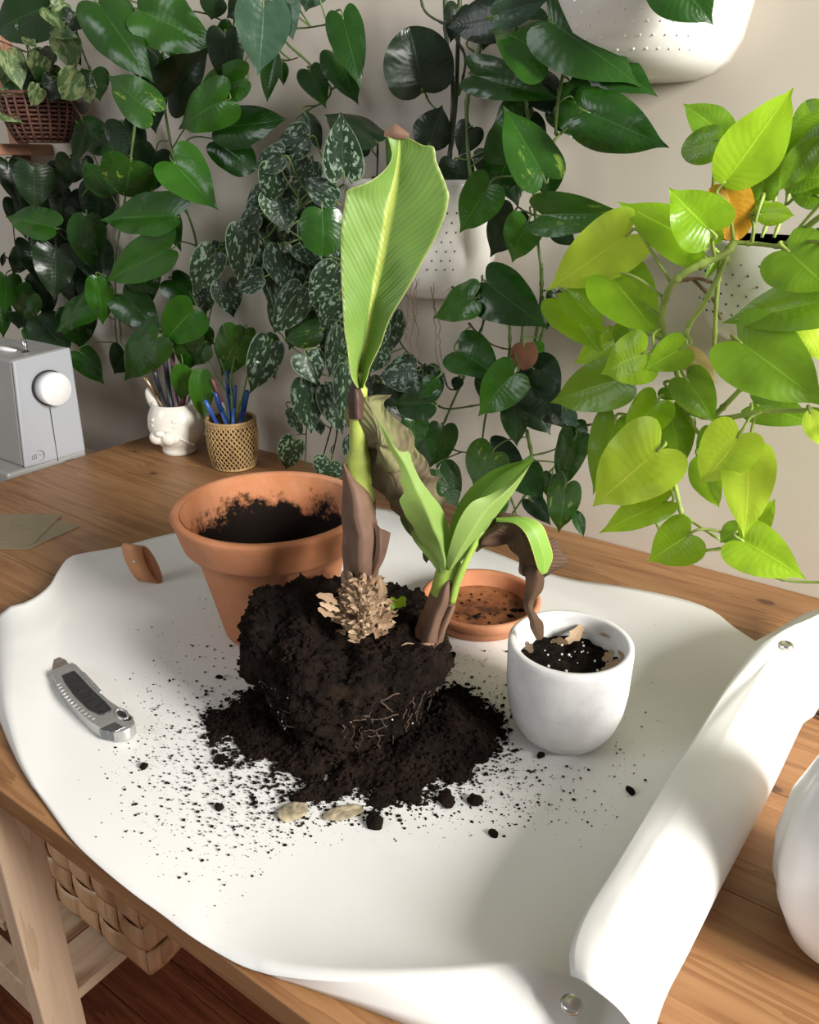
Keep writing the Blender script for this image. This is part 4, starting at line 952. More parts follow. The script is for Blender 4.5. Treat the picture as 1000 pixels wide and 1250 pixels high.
# ------------------------------------------------------------------ sewing machine
def machine():
    x = -1.205
    ST = thing('side_table', (-1.55, -.35, 0), 'low side table beyond the pine table, under the sewing machine', 'table')
    b = MB(); b.box((-1.53, -.37, Z0-.096), (.64, .67, .03)); b.build('tabletop', M['birch_x'], ST, smooth=False, bevel=.002)
    for sx in (-1.82, -1.24):
        for sy in (-.66, -.04): b = MB(); b.box((sx, sy, (Z0-.112)/2), (.04, .04, Z0-.112)); b.build('leg', M['birch'], ST, smooth=False, bevel=.002)
    zb = Z0-.08
    K = thing('sewing_machine', (-1.45, -.25, zb), 'grey and white sewing machine with big handwheel, at the left edge', 'sewing machine')
    gr = simple('machine_grey', (.30, .295, .28), .4, nscale=5, var=.03); side = simple('machine_end_grey', (.36, .375, .40), .35, nscale=5, var=.03)
    wh = simple('machine_white', (.74, .74, .74), .3); dk = simple('machine_gap', (.02, .02, .02), .5); ch = simple('pin_chrome', (.7, .7, .7), .2, 1)
    def at_x(px, py, xx): v = ray(px, py); return CAM+v*((xx-CAM.x)/v.x)
    TL, TRr, BR, BL = at_x(16, 441, x-.012), at_x(86, 424, x-.012), at_x(105, 551, x), at_x(31, 572, x)
    dx = Vector((-.42, 0, 0))
    V = [TL, TRr, BR, BL]; b = MB()
    b.hexa([v+Vector((-.006, 0, 0)) for v in V], [v+Vector((-.13, 0, 0)) for v in V]); b.build('pillar', gr, K, smooth=False, bevel=.004)
    b = MB(); b.hexa([v for v in V], [v+Vector((-.006, 0, 0)) for v in V]); b.build('end_cover', side, K, smooth=False, bevel=.003)
    zarm = (TL.z*.45+BL.z*.55)
    # arm, bed
    b = MB(); y0, y1 = TL.y, TRr.y; b.box((x-.29, (y0+y1)/2, (TL.z+zarm)/2), (.34, abs(y1-y0)*.96, TL.z-zarm)); b.build('arm', gr, K, smooth=False, bevel=.008, seg=3)
    b = MB(); y0b, y1b = at_x(11, 590, x).y-.0, BR.y; hb = max(.02, BL.z-zb); b.box((x-.21, (y0b+y1b)/2, zb+hb/2), (.42, y1b-y0b, hb)); b.build('bed', gr, K, smooth=False, bevel=.004)
    b = MB(); q = at_x(85, 563, x+.0005); b.box(q, (.002, .016, .005)); b.build('base_gap', dk, K, smooth=False)  # dark box put in for the shaded gap between machine and table
    # seam down the end cover
    p0, p1 = at_x(61, 497, x-.0035), at_x(71, 563, x+.0003); b = MB(); b.tube([p0, p1], .0005, 5); b.build('seam', dk, K)
    hw = at_x(60, 473, x-.004); rad = .0265
    def disc(name, c, r, l, mat, ax=Vector((1, 0, 0)), nb=40):
        b = MB(); b.tube([c, c+ax*l*.9, c+ax*l], [r, r, r*.94], nb); return b.build(name, mat, K)
    disc('handwheel_recess', hw-Vector((.0, .0, 0)), rad*1.06, .004, dk); disc('handwheel', hw+Vector((.002, 0, 0)), rad, .020, wh)
    for (px, py, r, l) in ((-10, 478, .019, .016), (-12, 536, .026, .016)):
        v = ray(px, py); c = CAM+v*((TL.y-CAM.y)/v.y)
        disc('dial', c, r, l, wh, Vector((0, -1, 0)))
        n = 28
        for k in range(n if r > .02 else 0):
            a = 2*PI*k/n; b = MB(); b.tube([c+Vector((r*math.cos(a), 0, r*math.sin(a))), c+Vector((r*math.cos(a), -l*.9, r*math.sin(a)))], .0012, 4); b.build('dial_ridge', wh, K)
    # spool pin and thread guide on top
    pn = at_x(31, 425, x-.05); b = MB(); b.tube([Vector((pn.x, pn.y, TL.z-.002)), Vector((pn.x, pn.y, TL.z+.022))], .0035, 10); b.build('spool_pin', ch, K)
    b = MB(); b.lathe([(.009, 0), (.009, .002), (.005, .003), (.001, .003)], 20, (pn.x, pn.y, TL.z-.0008)); b.build('pin_base', dk, K)
    b = MB(); g0 = at_x(5, 432, x-.09); b.tube(cat([Vector((g0.x-.03, g0.y, TL.z)), Vector((g0.x, g0.y, TL.z+.004)), Vector((g0.x+.02, g0.y+.01, TL.z))], 5), .004, 8); b.build('thread_guide', wh, K)
    # emblem: open ring with small strokes left of it
    e = at_x(49, 556, x+.0005); mk = simple('emblem_grey', (.22, .23, .24), .4); b = MB(); w = Vector((0, 1, 0)); z = Vector((0, 0, 1))
    b.tube([e+w*.0075*math.cos(a)+z*.0085*math.sin(a) for a in [-2.2+4.3*k/20 for k in range(21)]], [.0002+.0005*math.sin(PI*k/20) for k in range(21)], 5)
    for k in range(3): b.tube([e+w*(-.013+.0032*k)+z*(-.004), e+w*(-.0125+.0032*k)+z*(.003+.001*k)], .0004, 5)
    b.tube([e+w*-.003+z*.002, e+w*.0025+z*.001], .0005, 5)
    b.build('emblem', mk, K)
machine()

# ------------------------------------------------------------------ white ribbed vessel at the right edge
def vessel():
    gl = simple('gloss_white', (.74, .72, .71), .2)
    c = at_z(1052, 1152); c = Vector((c.x, c.y, Z0))
    K = thing('white_ribbed_vase', c, 'glossy white lobed vase cut off by the right edge', 'vase')
    def fn(p, a, r, z):
        k = 1+.065*abs(math.sin(3.5*(a+z*3)))**.8-.03 if z > .006 else 1
        return Vector((p.x*k, p.y*k, p.z))
    b = MB(); b.lathe([(.022, 0), (.030, .001), (.040, .012), (.0475, .030), (.0495, .050), (.047, .075), (.040, .098), (.030, .115), (.018, .125), (.014, .140), (.017, .150), (.014, .150), (.010, .135)], 96, c, fn); b.build('body', gl, K)
    K.scale = (1.22, 1.22, 1.22)
vessel()
# dark stick at the right behind the roll
b = MB(); b.tube([at_z(984, 862, Z0+.004), at_z(1060, 905, Z0+.004)], .0022, 8); tag(b.build('stick', simple('dark_stick', (.09, .05, .03), .6)), 'thin dark stick on the table right of the roll', 'stick')

# ------------------------------------------------------------------ leaves
HEART = [(0, 0), (.13, -.11), (.28, -.15), (.41, -.09), (.485, .04), (.50, .19), (.465, .36), (.395, .52), (.30, .67), (.18, .80), (.07, .91), (0, 1.04)]
OVATE = [(0, 0), (.12, -.04), (.26, -.03), (.39, .06), (.47, .18), (.50, .32), (.48, .47), (.41, .61), (.31, .74), (.18, .86), (.07, .94), (0, 1.04)]
ROUND = [(0, 0), (.15, -.07), (.32, -.04), (.44, .08), (.495, .25), (.50, .45), (.46, .63), (.38, .78), (.27, .89), (.15, .96), (.06, .99), (0, 1)]
SLIM = [(0, 0), (.14, .01), (.28, .07), (.40, .17), (.48, .29), (.50, .42), (.46, .56), (.38, .68), (.28, .79), (.16, .89), (.06, .95), (0, 1.03)]
def leaf_mesh(shape, mat, seed, key):
    shape = [(p.x, p.y) for p in cat([(a, b, 0) for a, b in shape], 2)]
    r = random.Random(seed)
    fold = r.uniform(.10, .42); curl = r.uniform(.1, .6); droop = r.uniform(.05, .32); tw = r.uniform(-.25, .25); asym = r.uniform(.94, 1.06); wav = r.uniform(.0, .035); bend = r.uniform(-.10, .10)
    n = len(shape); V = []; UV = []; F = []; K = 4
    def P(x, y_, e):
        ax = abs(x); z = fold*ax - curl*x*x*1.6 - droop*max(0, y_)**2 + tw*x*y_ + wav*math.sin(y_*13+x*4)*e
        return (x + bend*y_*y_ - bend*max(0, y_), y_, z)
    mids = []
    for i in range(n):
        t = i/(n-1); V.append(P(0, t, 0)); UV.append((.5, t))
    for sgn in (-1, 1):
        st = len(V)
        for i in range(n):
            t = i/(n-1); mx, my = shape[i]
            for k in range(1, K+1):
                s = k/K; x = mx*s*sgn*(asym if sgn > 0 else 2-asym); y_ = t+(my-t)*(s**1.15)
                V.append(P(x, y_, s)); UV.append((.5+.5*s*sgn, t))
        for i in range(n-1):
            for k in range(K):
                a = i if k == 0 else st+i*K+k-1; b_ = i+1 if k == 0 else st+(i+1)*K+k-1; c = st+(i+1)*K+k; d = st+i*K+k
                F.append((a, b_, c, d) if sgn > 0 else (d, c, b_, a))
    me = bpy.data.meshes.new('leaf'); me.from_pydata(V, [], F); me.polygons.foreach_set('use_smooth', [True]*len(F))
    l = me.uv_layers.new(name='UVMap'); l.data.foreach_set('uv', [c for lp in me.loops for c in UV[lp.vertex_index]]); me.materials.append(mat); me.validate(); return me
LM = {}
def get_leaf(shape, m, i):
    k = (shape, m, i % 6)
    if k not in LM: LM[k] = leaf_mesh({'h': HEART, 'o': OVATE, 'r': ROUND, 's': SLIM}[shape], G[m], hash(('hors'.index(shape), ord(m), i % 6)) % 9999, k)
    return LM[k]
lr = random.Random(5)
def leaves(plant, data, vines, vine_mat, base=.03, step=.028, pet=True, petr=.0011, names={}):
    vp = []
    for v in vines:
        pts = cat([at_y(p[0], p[1], -(p[2] if len(p) > 2 else .03)) for p in v[1]], 8)
        r = v[0]; q = MB(); q.tube(pts, [r*(1.05-.3*i/len(pts))*(1.4 if i % 9 == 5 else 1) for i in range(len(pts))], 7); q.build('vine', M[v[2]] if len(v) > 2 else vine_mat, plant)
        vp += pts
    for i, row in enumerate(data.strip().split('\n')):
        w = row.split(); bx, by, tx, ty, wd = map(float, w[:5]); tier = float(w[5]); m = w[6]; sh = w[7] if len(w) > 7 else 'h'
        roll = float(w[8]) if len(w) > 8 else lr.uniform(-22, 22)
        d = base + step*tier + lr.uniform(-.004, .004)
        B = at_y(bx, by, -d); T = at_y(tx, ty, -(d+lr.uniform(-.006, .016)))
        Y = T-B; L = Y.length; view = (CAM-B).normalized()
        tilt = Vector((0, 0, .22)) + view
        Zn = (tilt - Y.normalized()*tilt.dot(Y.normalized())).normalized()
        Zn = Matrix.Rotation(math.radians(roll), 3, Y.normalized()) @ Zn
        dist = (B-CAM).dot(FWD)*math.cos(PITCH)-(B-CAM).z*math.sin(PITCH)
        W_ = 1.1*wd/1000*dist/max(.6, math.cos(math.radians(roll)))
        o = bpy.data.objects.new(names.get(m, 'leaf'), get_leaf(sh, m, lr.randrange(6))); COL.objects.link(o)
        frame(o, Y, Zn, B, W_, L, (L+W_)/2, plant)
        if m in 'yb': o['label'] = 'yellowed dying leaf' if m == 'y' else 'brown dead leaf'
        if pet and vp:
            q = min(vp, key=lambda p: (p-B).length); dd = (q-B).length
            if dd > .14:
                q = B + Vector((lr.uniform(-.02, .02), .02, .03)); dd = .04
            Bs = B - Zn*.0006
            mid = (Bs+q)/2 + Vector((0, -.004, .15*dd)) 
            s = MB(); s.tube(cat([Bs+Y.normalized()*.004, Bs - Y.normalized()*min(.25*dd, .008), mid, q], 4), petr, 5); s.build('petiole', vine_mat, plant)
def plant(name, px, py, label, d=.05):
    return thing(name, at_y(px, py, -d), label, 'plant')

# golden pothos, left
PL = plant('trailing_pothos', 200, 5, 'glossy dark green pothos trailing down the wall above the cups and sewing machine')
leaves(PL, '''
120 4 182 92 62 3 g h 8
184 136 120 82 46 3.4 v h -10
168 12 253 50 62 2.5 m o 10
60 8 -22 38 60 2 g h 0
205 118 248 62 52 1 k h 0
298 96 232 120 42 2 m h 0
276 122 205 160 52 2.6 m h -6
262 156 342 143 46 1.6 g o 0
262 172 308 204 40 1.2 g r 0
212 198 263 252 56 3 m h 6
160 196 148 246 62 2.8 v r 0
136 238 104 196 34 1.8 g o 20
214 264 120 264 56 3 m h 20
198 258 218 298 32 1.4 g h 0
66 278 4 262 38 2.5 m h 0
106 262 112 330 42 1.6 g o 0
208 304 126 342 54 2.4 m h 10
118 338 124 398 30 2.8 m o 8
108 372 44 405 38 2.8 m h 5
90 380 100 428 44 1 g h 0
98 430 126 467 30 1.5 g h 0
152 430 138 458 32 1 k h 0
192 412 142 468 50 3.2 g h 6
150 360 196 402 44 1.5 g h 0
236 378 197 421 50 2.8 m h -8
210 342 242 372 36 2.2 g h 0
240 402 224 460 44 2 g h 0
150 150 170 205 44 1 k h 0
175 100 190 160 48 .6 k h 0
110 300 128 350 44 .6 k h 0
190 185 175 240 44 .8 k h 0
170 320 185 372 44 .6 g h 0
222 444 220 490 28 2.3 m s 10
170 60 195 110 40 .4 k h 0
95 150 140 185 34 .8 g s 20
285 40 262 78 34 1 g h 0
205 60 214 100 26 1 g s 0
''', [(.0022, [(196, -20, .06), (205, 60, .05), (200, 120, .05), (213, 200, .06), (222, 240, .05), (240, 300, .04), (232, 360, .05), (215, 400, .06)]),
      (.0018, [(170, -20, .07), (172, 80, .09), (160, 190, .1), (150, 260, .09), (140, 330, .09), (148, 410, .05)]),
      (.0014, [(148, 370, .04), (143, 385, .03), (162, 400, .04), (185, 412, .08)], 'vine_brown'), (.0012, [(140, 384, .03), (142, 410, .03), (146, 432, .04)], 'vine_brown'),
      (.0014, [(100, 240, .05), (130, 200, .05), (145, 165, .06)]), (.0013, [(66, 275, .07), (82, 292, .06), (110, 290, .06)])], M['vine'], base=.03)
# dark philodendron, far left
PK = plant('dark_philodendron', 70, 200, 'very dark leafy philodendron clustered at the left edge above the sewing machine')
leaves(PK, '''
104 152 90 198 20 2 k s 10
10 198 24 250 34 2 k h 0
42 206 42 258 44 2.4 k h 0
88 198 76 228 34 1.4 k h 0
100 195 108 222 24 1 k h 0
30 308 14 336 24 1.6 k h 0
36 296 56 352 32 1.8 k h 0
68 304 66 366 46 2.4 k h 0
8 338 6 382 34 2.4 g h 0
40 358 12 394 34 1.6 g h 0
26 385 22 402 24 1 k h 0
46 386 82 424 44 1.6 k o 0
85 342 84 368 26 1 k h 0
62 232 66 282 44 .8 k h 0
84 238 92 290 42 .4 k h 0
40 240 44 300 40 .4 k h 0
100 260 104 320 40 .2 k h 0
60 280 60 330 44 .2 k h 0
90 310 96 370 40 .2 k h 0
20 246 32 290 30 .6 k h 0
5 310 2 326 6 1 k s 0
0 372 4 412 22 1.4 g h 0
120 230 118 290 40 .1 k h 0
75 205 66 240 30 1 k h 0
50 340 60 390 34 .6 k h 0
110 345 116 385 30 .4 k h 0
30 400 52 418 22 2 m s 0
''', [(.0014, [(95, 170, .05), (80, 220, .05), (70, 290, .06), (50, 330, .05), (35, 350, .05), (42, 380, .04), (50, 400, .05)], 'vine_dark'), (.0011, [(2, 312, .04), (16, 318, .05), (40, 330, .05)], 'vine_brown'),
      (.0011, [(30, 340, .04), (46, 365, .04), (55, 390, .05)], 'vine_brown'), (.0011, [(22, 345, .04), (36, 352, .04), (52, 372, .05)], 'vine_brown'), (.0011, [(132, 192, .05), (115, 160, .05), (104, 152, .08)], 'vine_brown')], M['vine_dark'], base=.025)
# heart-leaf philodendron top centre
PH = plant('heart_leaf_philodendron', 350, 10, 'long-stemmed philodendron with a few separate heart leaves, top centre of the wall')
leaves(PH, '''
322 8 314 90 62 3 p h 4
340 -14 356 46 40 2.4 p o 30
382 -30 372 16 50 2 p h 0
275 42 278 110 42 2 k h 0
338 64 323 122 24 1.2 g s 25
344 76 346 102 14 .8 g s 0
418 20 437 100 42 2.4 g h 8
410 66 438 123 38 1.4 g h -20
378 86 396 126 33 1.4 g h 0
461 174 397 128 42 2 k o 30
372 138 391 182 20 1.4 k s 20
517 112 500 32 77 1.6 k r 0
522 178 539 130 44 1.4 k o 0
300 0 275 22 30 1.4 k h 0
262 -8 258 24 30 1.4 k s 0
452 180 436 190 12 1 k s 0
508 95 505 99 5 1 k s 0
''', [(.0016, [(340, 30, .04), (350, 52, .04), (372, 72, .04), (392, 92, .04), (404, 108, .04), (398, 122, .05), (380, 132, .05), (362, 144, .06)]),
      (.0013, [(404, 110, .04), (412, 104, .05), (418, 96, .06)]), (.0012, [(340, 34, .05), (372, 34, .05), (404, 29, .07)]), (.0012, [(517, 108, .07), (524, 124, .05), (533, 134, .05)]),
      (.0014, [(461, 172, .08), (461, 195, .06), (460, 220, .06)], 'vine_dark'), (.0014, [(283, -10, .05), (286, 20, .06), (284, 40, .07)], 'vine_dark'), (.001, [(340, 75, .04), (355, 73, .04), (364, 70, .04)], 'vine_brown')], M['vine'], base=.03)

# wall planter pots ---------------------------------------------------------------
def wall_pot(plantobj, x0, x1, zt, zb_, dep, label=None, dots=True, soil=True, dotmat=None, dotrows=((.3, .75),)):
    """half-round pot flat against the wall; x0,x1,zt,zb_ in metres"""
    cx = (x0+x1)/2; hw = (x1-x0)/2; Hh = zt-zb_
    prof = [(.30, 0.0), (.48, .012), (.66, .06), (.80, .16), (.91, .36), (.975, .68), (1.0, .96), (.99, 1.0), (.955, 1.0), (.945, .96), (.93, .8)]
    N = 48; V = []; F = []
    for (k, s) in prof:
        for i in range(N+1):
            a = PI*i/N
            # rounded D: superellipse front, flat back
            ca, sa = math.cos(a), math.sin(a); e = .72
            V.append((cx+hw*k*math.copysign(abs(ca)**e, ca), -.004-dep*(k if k > .5 else k)*abs(sa)**e, zb_+Hh*s))
    for j in range(len(prof)-1):
        for i in range(N): F.append((j*(N+1)+i+1, j*(N+1)+i, (j+1)*(N+1)+i, (j+1)*(N+1)+i+1))
    F.append(tuple(range(N+1)))
    b = MB(); b.v = [Vector(v) for v in V]; b.f = F
    for j in range(len(prof)-1): b.f.append((j*(N+1), j*(N+1)+N, (j+1)*(N+1)+N, (j+1)*(N+1)))
    b.build('pot', M['ceramic'], plantobj)
    if soil:
        V2 = []; 
        for i in range(N+1):
            a = PI*i/N; ca, sa = math.cos(a), math.sin(a); e = .72
            V2.append((cx+hw*.935*math.copysign(abs(ca)**e, ca), -.004-dep*.93*abs(sa)**e, zt-Hh*.12))
        mesh('soil', V2, [tuple(range(N+1))], M['soil'], plantobj, False)
    if dots:
        b = MB()
        for r0, r1 in dotrows:
            nz = 7
            for j in range(nz):
                s = r0+(r1-r0)*j/(nz-1); k = (.80+(s-.16)*.55 if s < .36 else .91+(s-.36)*.203) if s < .68 else .98
                for i in range(13):
                    a = PI*(.22+.045*(i+.5*(j % 2))); ca, sa = math.cos(a), math.sin(a); e = .72
                    p = Vector((cx+hw*k*math.copysign(abs(ca)**e, ca), -.004-dep*k*abs(sa)**e, zb_+Hh*s)); b.ell(p, (.0012, .0012, .0012), None, 6, 4)
        o = b.build('drain_holes', dotmat or simple('hole_dark', (.05, .04, .03), .8), plantobj); o['kind'] = 'stuff'

# satin pothos in a white wall pot
PS = plant('satin_pothos', 470, 230, 'silver-spotted satin pothos spilling from a white wall pot behind the banana leaf')
pz = at_y(505, 222, -.05); 
wall_pot(PS, at_y(424, 220, -.05).x, at_y(590, 280, -.05).x, at_y(505, 218, -.06).z, at_y(540, 372, -.07).z, .105)
leaves(PS, '''
378 168 325 180 42 3.8 s o 0
345 192 306 202 32 4.2 s h 0
336 206 327 249 36 4 s h 0
338 236 352 284 44 3.6 s h 0
378 198 360 236 38 3.6 s h 0
410 246 370 215 30 4 s o 0
420 212 416 138 46 4 s h 0
324 230 299 266 26 2.8 s o 0
393 256 394 312 52 4.6 g r 0
330 272 316 282 18 2.5 k h 0
370 350 332 408 40 3.4 s o 0
372 298 388 326 36 2.6 s h 0
340 298 346 352 38 2.6 s o 0
412 324 377 371 38 3.6 s o 0
412 366 393 411 34 3.0 s h 0
392 404 343 414 32 3.0 v o 0
374 434 387 469 38 3.6 s h 0
420 402 401 461 32 3.6 s o 0
372 462 380 529 38 3.4 s o 0
398 470 418 529 32 3.0 s o 0
424 446 422 522 32 4.0 s o 0
428 530 425 566 16 2.6 s s 0
482 378 470 436 32 2.6 s o 0
466 388 454 430 28 3.0 s o 0
508 452 462 458 44 3.0 s o 0
466 428 448 456 26 2.4 s h 0
452 460 449 490 28 2.6 s h 0
520 448 530 490 32 2.4 s r 0
528 492 470 490 40 3.8 g h 0
534 460 512 486 24 3.8 g s 0
352 498 368 532 16 2.4 s s 20
390 514 392 530 12 2.0 s s 0
360 538 345 580 30 2.2 s h 0
404 564 392 592 38 2.6 s h 0
262 310 232 361 38 3.4 s h 0
298 282 291 348 38 3.4 s h 0
270 298 272 332 26 2.6 s h 0
276 345 286 389 36 2.4 s h 0
252 350 250 384 28 2 s h 0
322 338 285 352 28 3.0 s o 0
330 312 334 380 24 2.2 s s 0
346 352 333 407 28 2.0 s s 0
318 262 288 280 26 3.4 s o 0
400 290 418 330 34 3.2 s o 0
360 270 340 310 34 2 s h 0
385 270 380 320 36 1.6 s h 0
360 330 372 380 36 1.8 s h 0
352 310 350 362 34 1.4 s o 0
400 340 388 392 36 1.8 s h 0
320 300 322 342 30 1.4 s h 0
420 300 410 360 36 1.6 s h 0
382 240 372 280 34 1.8 s h 0
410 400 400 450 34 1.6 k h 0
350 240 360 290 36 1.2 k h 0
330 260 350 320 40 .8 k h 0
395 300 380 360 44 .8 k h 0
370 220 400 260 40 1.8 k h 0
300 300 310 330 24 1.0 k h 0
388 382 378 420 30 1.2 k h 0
440 400 446 450 34 2.2 s h 0
430 470 438 520 30 1.8 k h 0
576 60 577 61 2 1 k s 0
505 512 508 549 32 3.4 g h 0
470 470 492 510 34 2.2 k h 0
365 392 352 428 26 1.0 k h 0
''', [(.0016, [(420, 225, .1), (400, 260, .12), (395, 330, .11), (400, 400, .1), (408, 460, .09), (412, 520, .08), (405, 560, .06)], 'vine_dark'), (.0014, [(410, 225, .1), (370, 250, .12), (345, 300, .1), (350, 360, .09), (365, 410, .08), (385, 450, .08)], 'vine_dark'),
      (.0013, [(430, 225, .1), (462, 300, .11), (470, 370, .09), (490, 420, .08), (520, 450, .08)], 'vine_dark'), (.0012, [(420, 225, .1), (350, 262, .11), (325, 290, .1), (300, 285, .1), (265, 310, .1)]), (.0012, [(405, 520, .08), (398, 545, .04), (392, 565, .04)], 'vine_dark'),
      (.0012, [(376, 470, .05), (374, 530, .05), (372, 585, .05)]), (.001, [(334, 400, .07), (345, 410, .07), (352, 420, .07), (370, 434, .08)])], M['vine'], base=.03, step=.026)
# hanging dry rootlets
b = MB(); rr = random.Random(8)
for k, (x, y0_, y1_) in enumerate([(497, 345, 440), (503, 342, 450), (507, 340, 455), (500, 344, 420), (512, 340, 400), (526, 350, 445), (530, 345, 452), (490, 360, 400)]):
    pts = []; xx = x; yy = y0_
    while yy < y1_: pts.append(at_y(xx, yy, -.10+rr.uniform(-.002, .002))); yy += 6; xx += rr.uniform(-3, 3)
    b.tube(pts, .0005, 4)
b.build('rootlets', M['vine_brown'], PS)

# golden pothos vines centre right, in the top right pot
PG = plant('golden_pothos', 780, 10, 'golden pothos with long vines hanging from the white pot at top right')
wall_pot(PG, at_y(680, 20, -.06).x, at_y(905, 20, -.05).x, at_y(790, -60, -.1).z, at_y(790, 92, -.10).z, .15, dotmat=simple('dimple_white', (.8, .79, .76), .3), dotrows=((.2, .8),))
leaves(PG, '''
603 20 664 2 32 3.4 p o 15
668 72 598 20 70 3.4 m h 12
580 92 674 117 42 2.8 g h 10
612 20 544 32 52 1.6 k h 0
672 26 774 98 74 3.8 g h 8
730 72 798 111 46 3 g h 0
716 136 812 177 62 3.6 g h 8
700 122 728 170 52 2 g h 0
688 128 700 166 44 1.4 g h 0
640 126 602 152 36 1.8 g h 0
664 214 616 126 58 3.6 v h 6
670 206 668 244 32 2.4 g h 0
630 168 600 240 64 2.4 g h 0
576 156 560 190 34 1 k h 0
556 198 560 258 40 1.4 k h 0
598 226 560 284 50 3.2 m h 6
662 262 756 262 46 3.4 v h 15
644 272 622 322 46 3.2 m h 4
594 344 664 393 64 2.6 g h 0
578 364 519 384 46 3 m h 10
628 260 598 314 46 1.6 k h 0
618 190 632 250 44 1.0 k h 0
672 276 702 298 22 1.6 k s 0
664 366 668 402 16 1.4 k s 0
678 358 682 388 22 1 k h 0
560 428 607 455 54 2.6 g h 0
640 420 640 451 30 2 b r 0
628 456 583 507 52 3.2 m h 8
650 448 684 486 50 1.8 k h 0
646 470 693 523 46 2.2 k h 0
630 484 631 544 33 2.6 g o 0
648 490 672 530 42 1.4 k h 0
592 452 585 484 18 1.2 g s 0
716 520 687 530 22 2.2 g o 0
690 498 702 518 18 2.6 p s 0
702 534 680 602 38 2.4 g h 8
690 594 681 657 38 2.8 v h 0
702 624 712 654 14 2 g s 0
602 552 574 597 50 2.4 v h 0
600 546 642 570 36 1.4 k h 0
638 572 662 606 42 2.4 g h 0
674 580 668 610 26 1.6 g h 0
540 522 534 572 36 1.8 g h 0
536 574 560 620 44 2.4 g h 0
606 608 616 628 28 1.8 m h 0
590 632 602 646 34 1.8 g o 0
490 470 500 512 30 1.4 k h 0
586 656 616 664 18 2 m s 0
530 540 512 580 32 1.2 g h 0
656 440 668 470 30 1.2 k h 0
560 10 550 50 30 .8 k h 0
648 20 660 60 36 1.6 g h 0
720 60 740 90 40 2 k h 0
600 20 590 60 36 1 k h 0
640 150 660 200 40 1.2 k h 0
600 190 590 220 40 .8 k h 0
655 100 690 140 40 1.4 k h 0
575 235 572 262 26 .6 k h 0
650 420 664 432 20 1 m s 0
696 100 716 130 40 1.8 g h 0
560 460 556 476 14 1 k s 0
648 610 672 640 24 1.2 k h 0
622 440 616 460 20 2 m h 0
760 0 790 28 40 1.2 k h 0
806 -40 868 22 70 4.6 g o 0
''', [(.0026, [(543, -15, .03), (546, 60, .03), (553, 110, .04), (549, 200, .05), (549, 280, .06), (549, 346, .06)], 'vine_dark'), (.0026, [(562, -15, .03), (559, 60, .03), (557, 120, .03), (551, 180, .04), (545, 200, .04)], 'vine_dark'),
      (.0016, [(512, -10, .03), (520, 15, .03), (545, 31, .03)], 'vine_dark'), (.0016, [(556, 45, .03), (568, 70, .04), (564, 100, .04), (557, 120, .04)], 'vine_dark'),
      (.0028, [(598, -15, .06), (590, 40, .06), (578, 90, .06), (570, 130, .06), (572, 190, .06), (576, 226, .07)]), (.0014, [(560, 116, .04), (566, 104, .05), (580, 98, .08)]),
      (.0016, [(549, 346, .06), (570, 370, .07), (588, 350, .06)], 'vine_dark'), (.0016, [(500, 338, .05), (522, 342, .05), (549, 350, .06)], 'vine_brown'), (.0018, [(588, 345, .06), (592, 380, .05), (585, 406, .05), (572, 394, .06)], 'vine_dark'),
      (.0012, [(585, 408, .05), (600, 420, .05), (618, 426, .05), (632, 424, .06)], 'vine_brown'), (.0018, [(622, 382, .05), (622, 430, .05), (612, 470, .05), (595, 500, .05), (588, 543, .05)]),
      (.0022, [(661, 322, .07), (661, 360, .06), (656, 400, .05), (650, 428, .05)]), (.0018, [(656, 425, .05), (664, 400, .05), (668, 370, .05)]), (.0018, [(567, 459, .05), (556, 484, .05), (540, 521, .06)]), (.0012, [(541, 455, .04), (548, 474, .04), (562, 475, .04)], 'vine_dark'),
      (.0014, [(526, 488, .08), (545, 499, .06), (586, 494, .06), (620, 488, .06)]), (.0024, [(643, 525, .06), (650, 560, .05), (658, 625, .05)]), (.0013, [(650, 556, .05), (668, 552, .05), (686, 545, .06)]), (.0012, [(546, 545, .05), (560, 551, .06), (575, 553, .07)]),
      (.0014, [(620, 595, .04), (628, 620, .04), (634, 635, .04)]), (.0016, [(645, 600, .04), (636, 612, .04), (624, 630, .04)]), (.0014, [(658, 590, .05), (672, 575, .05), (682, 565, .06)]), (.0014, [(640, 380, .05), (634, 440, .05), (628, 480, .06)]),
      (.0022, [(676, -10, .12), (672, 5, .12), (668, 40, .11), (640, 90, .09), (650, 180, .08), (652, 235, .08), (655, 280, .07), (661, 330, .07)]), (.0018, [(770, -10, .12), (730, 5, .14), (706, 12, .13), (672, 24, .13)]), (.0018, [(706, 12, .13), (690, 80, .1), (682, 120, .1), (680, 165, .09), (705, 140, .1)])], M['vine'], base=.03, step=.028)

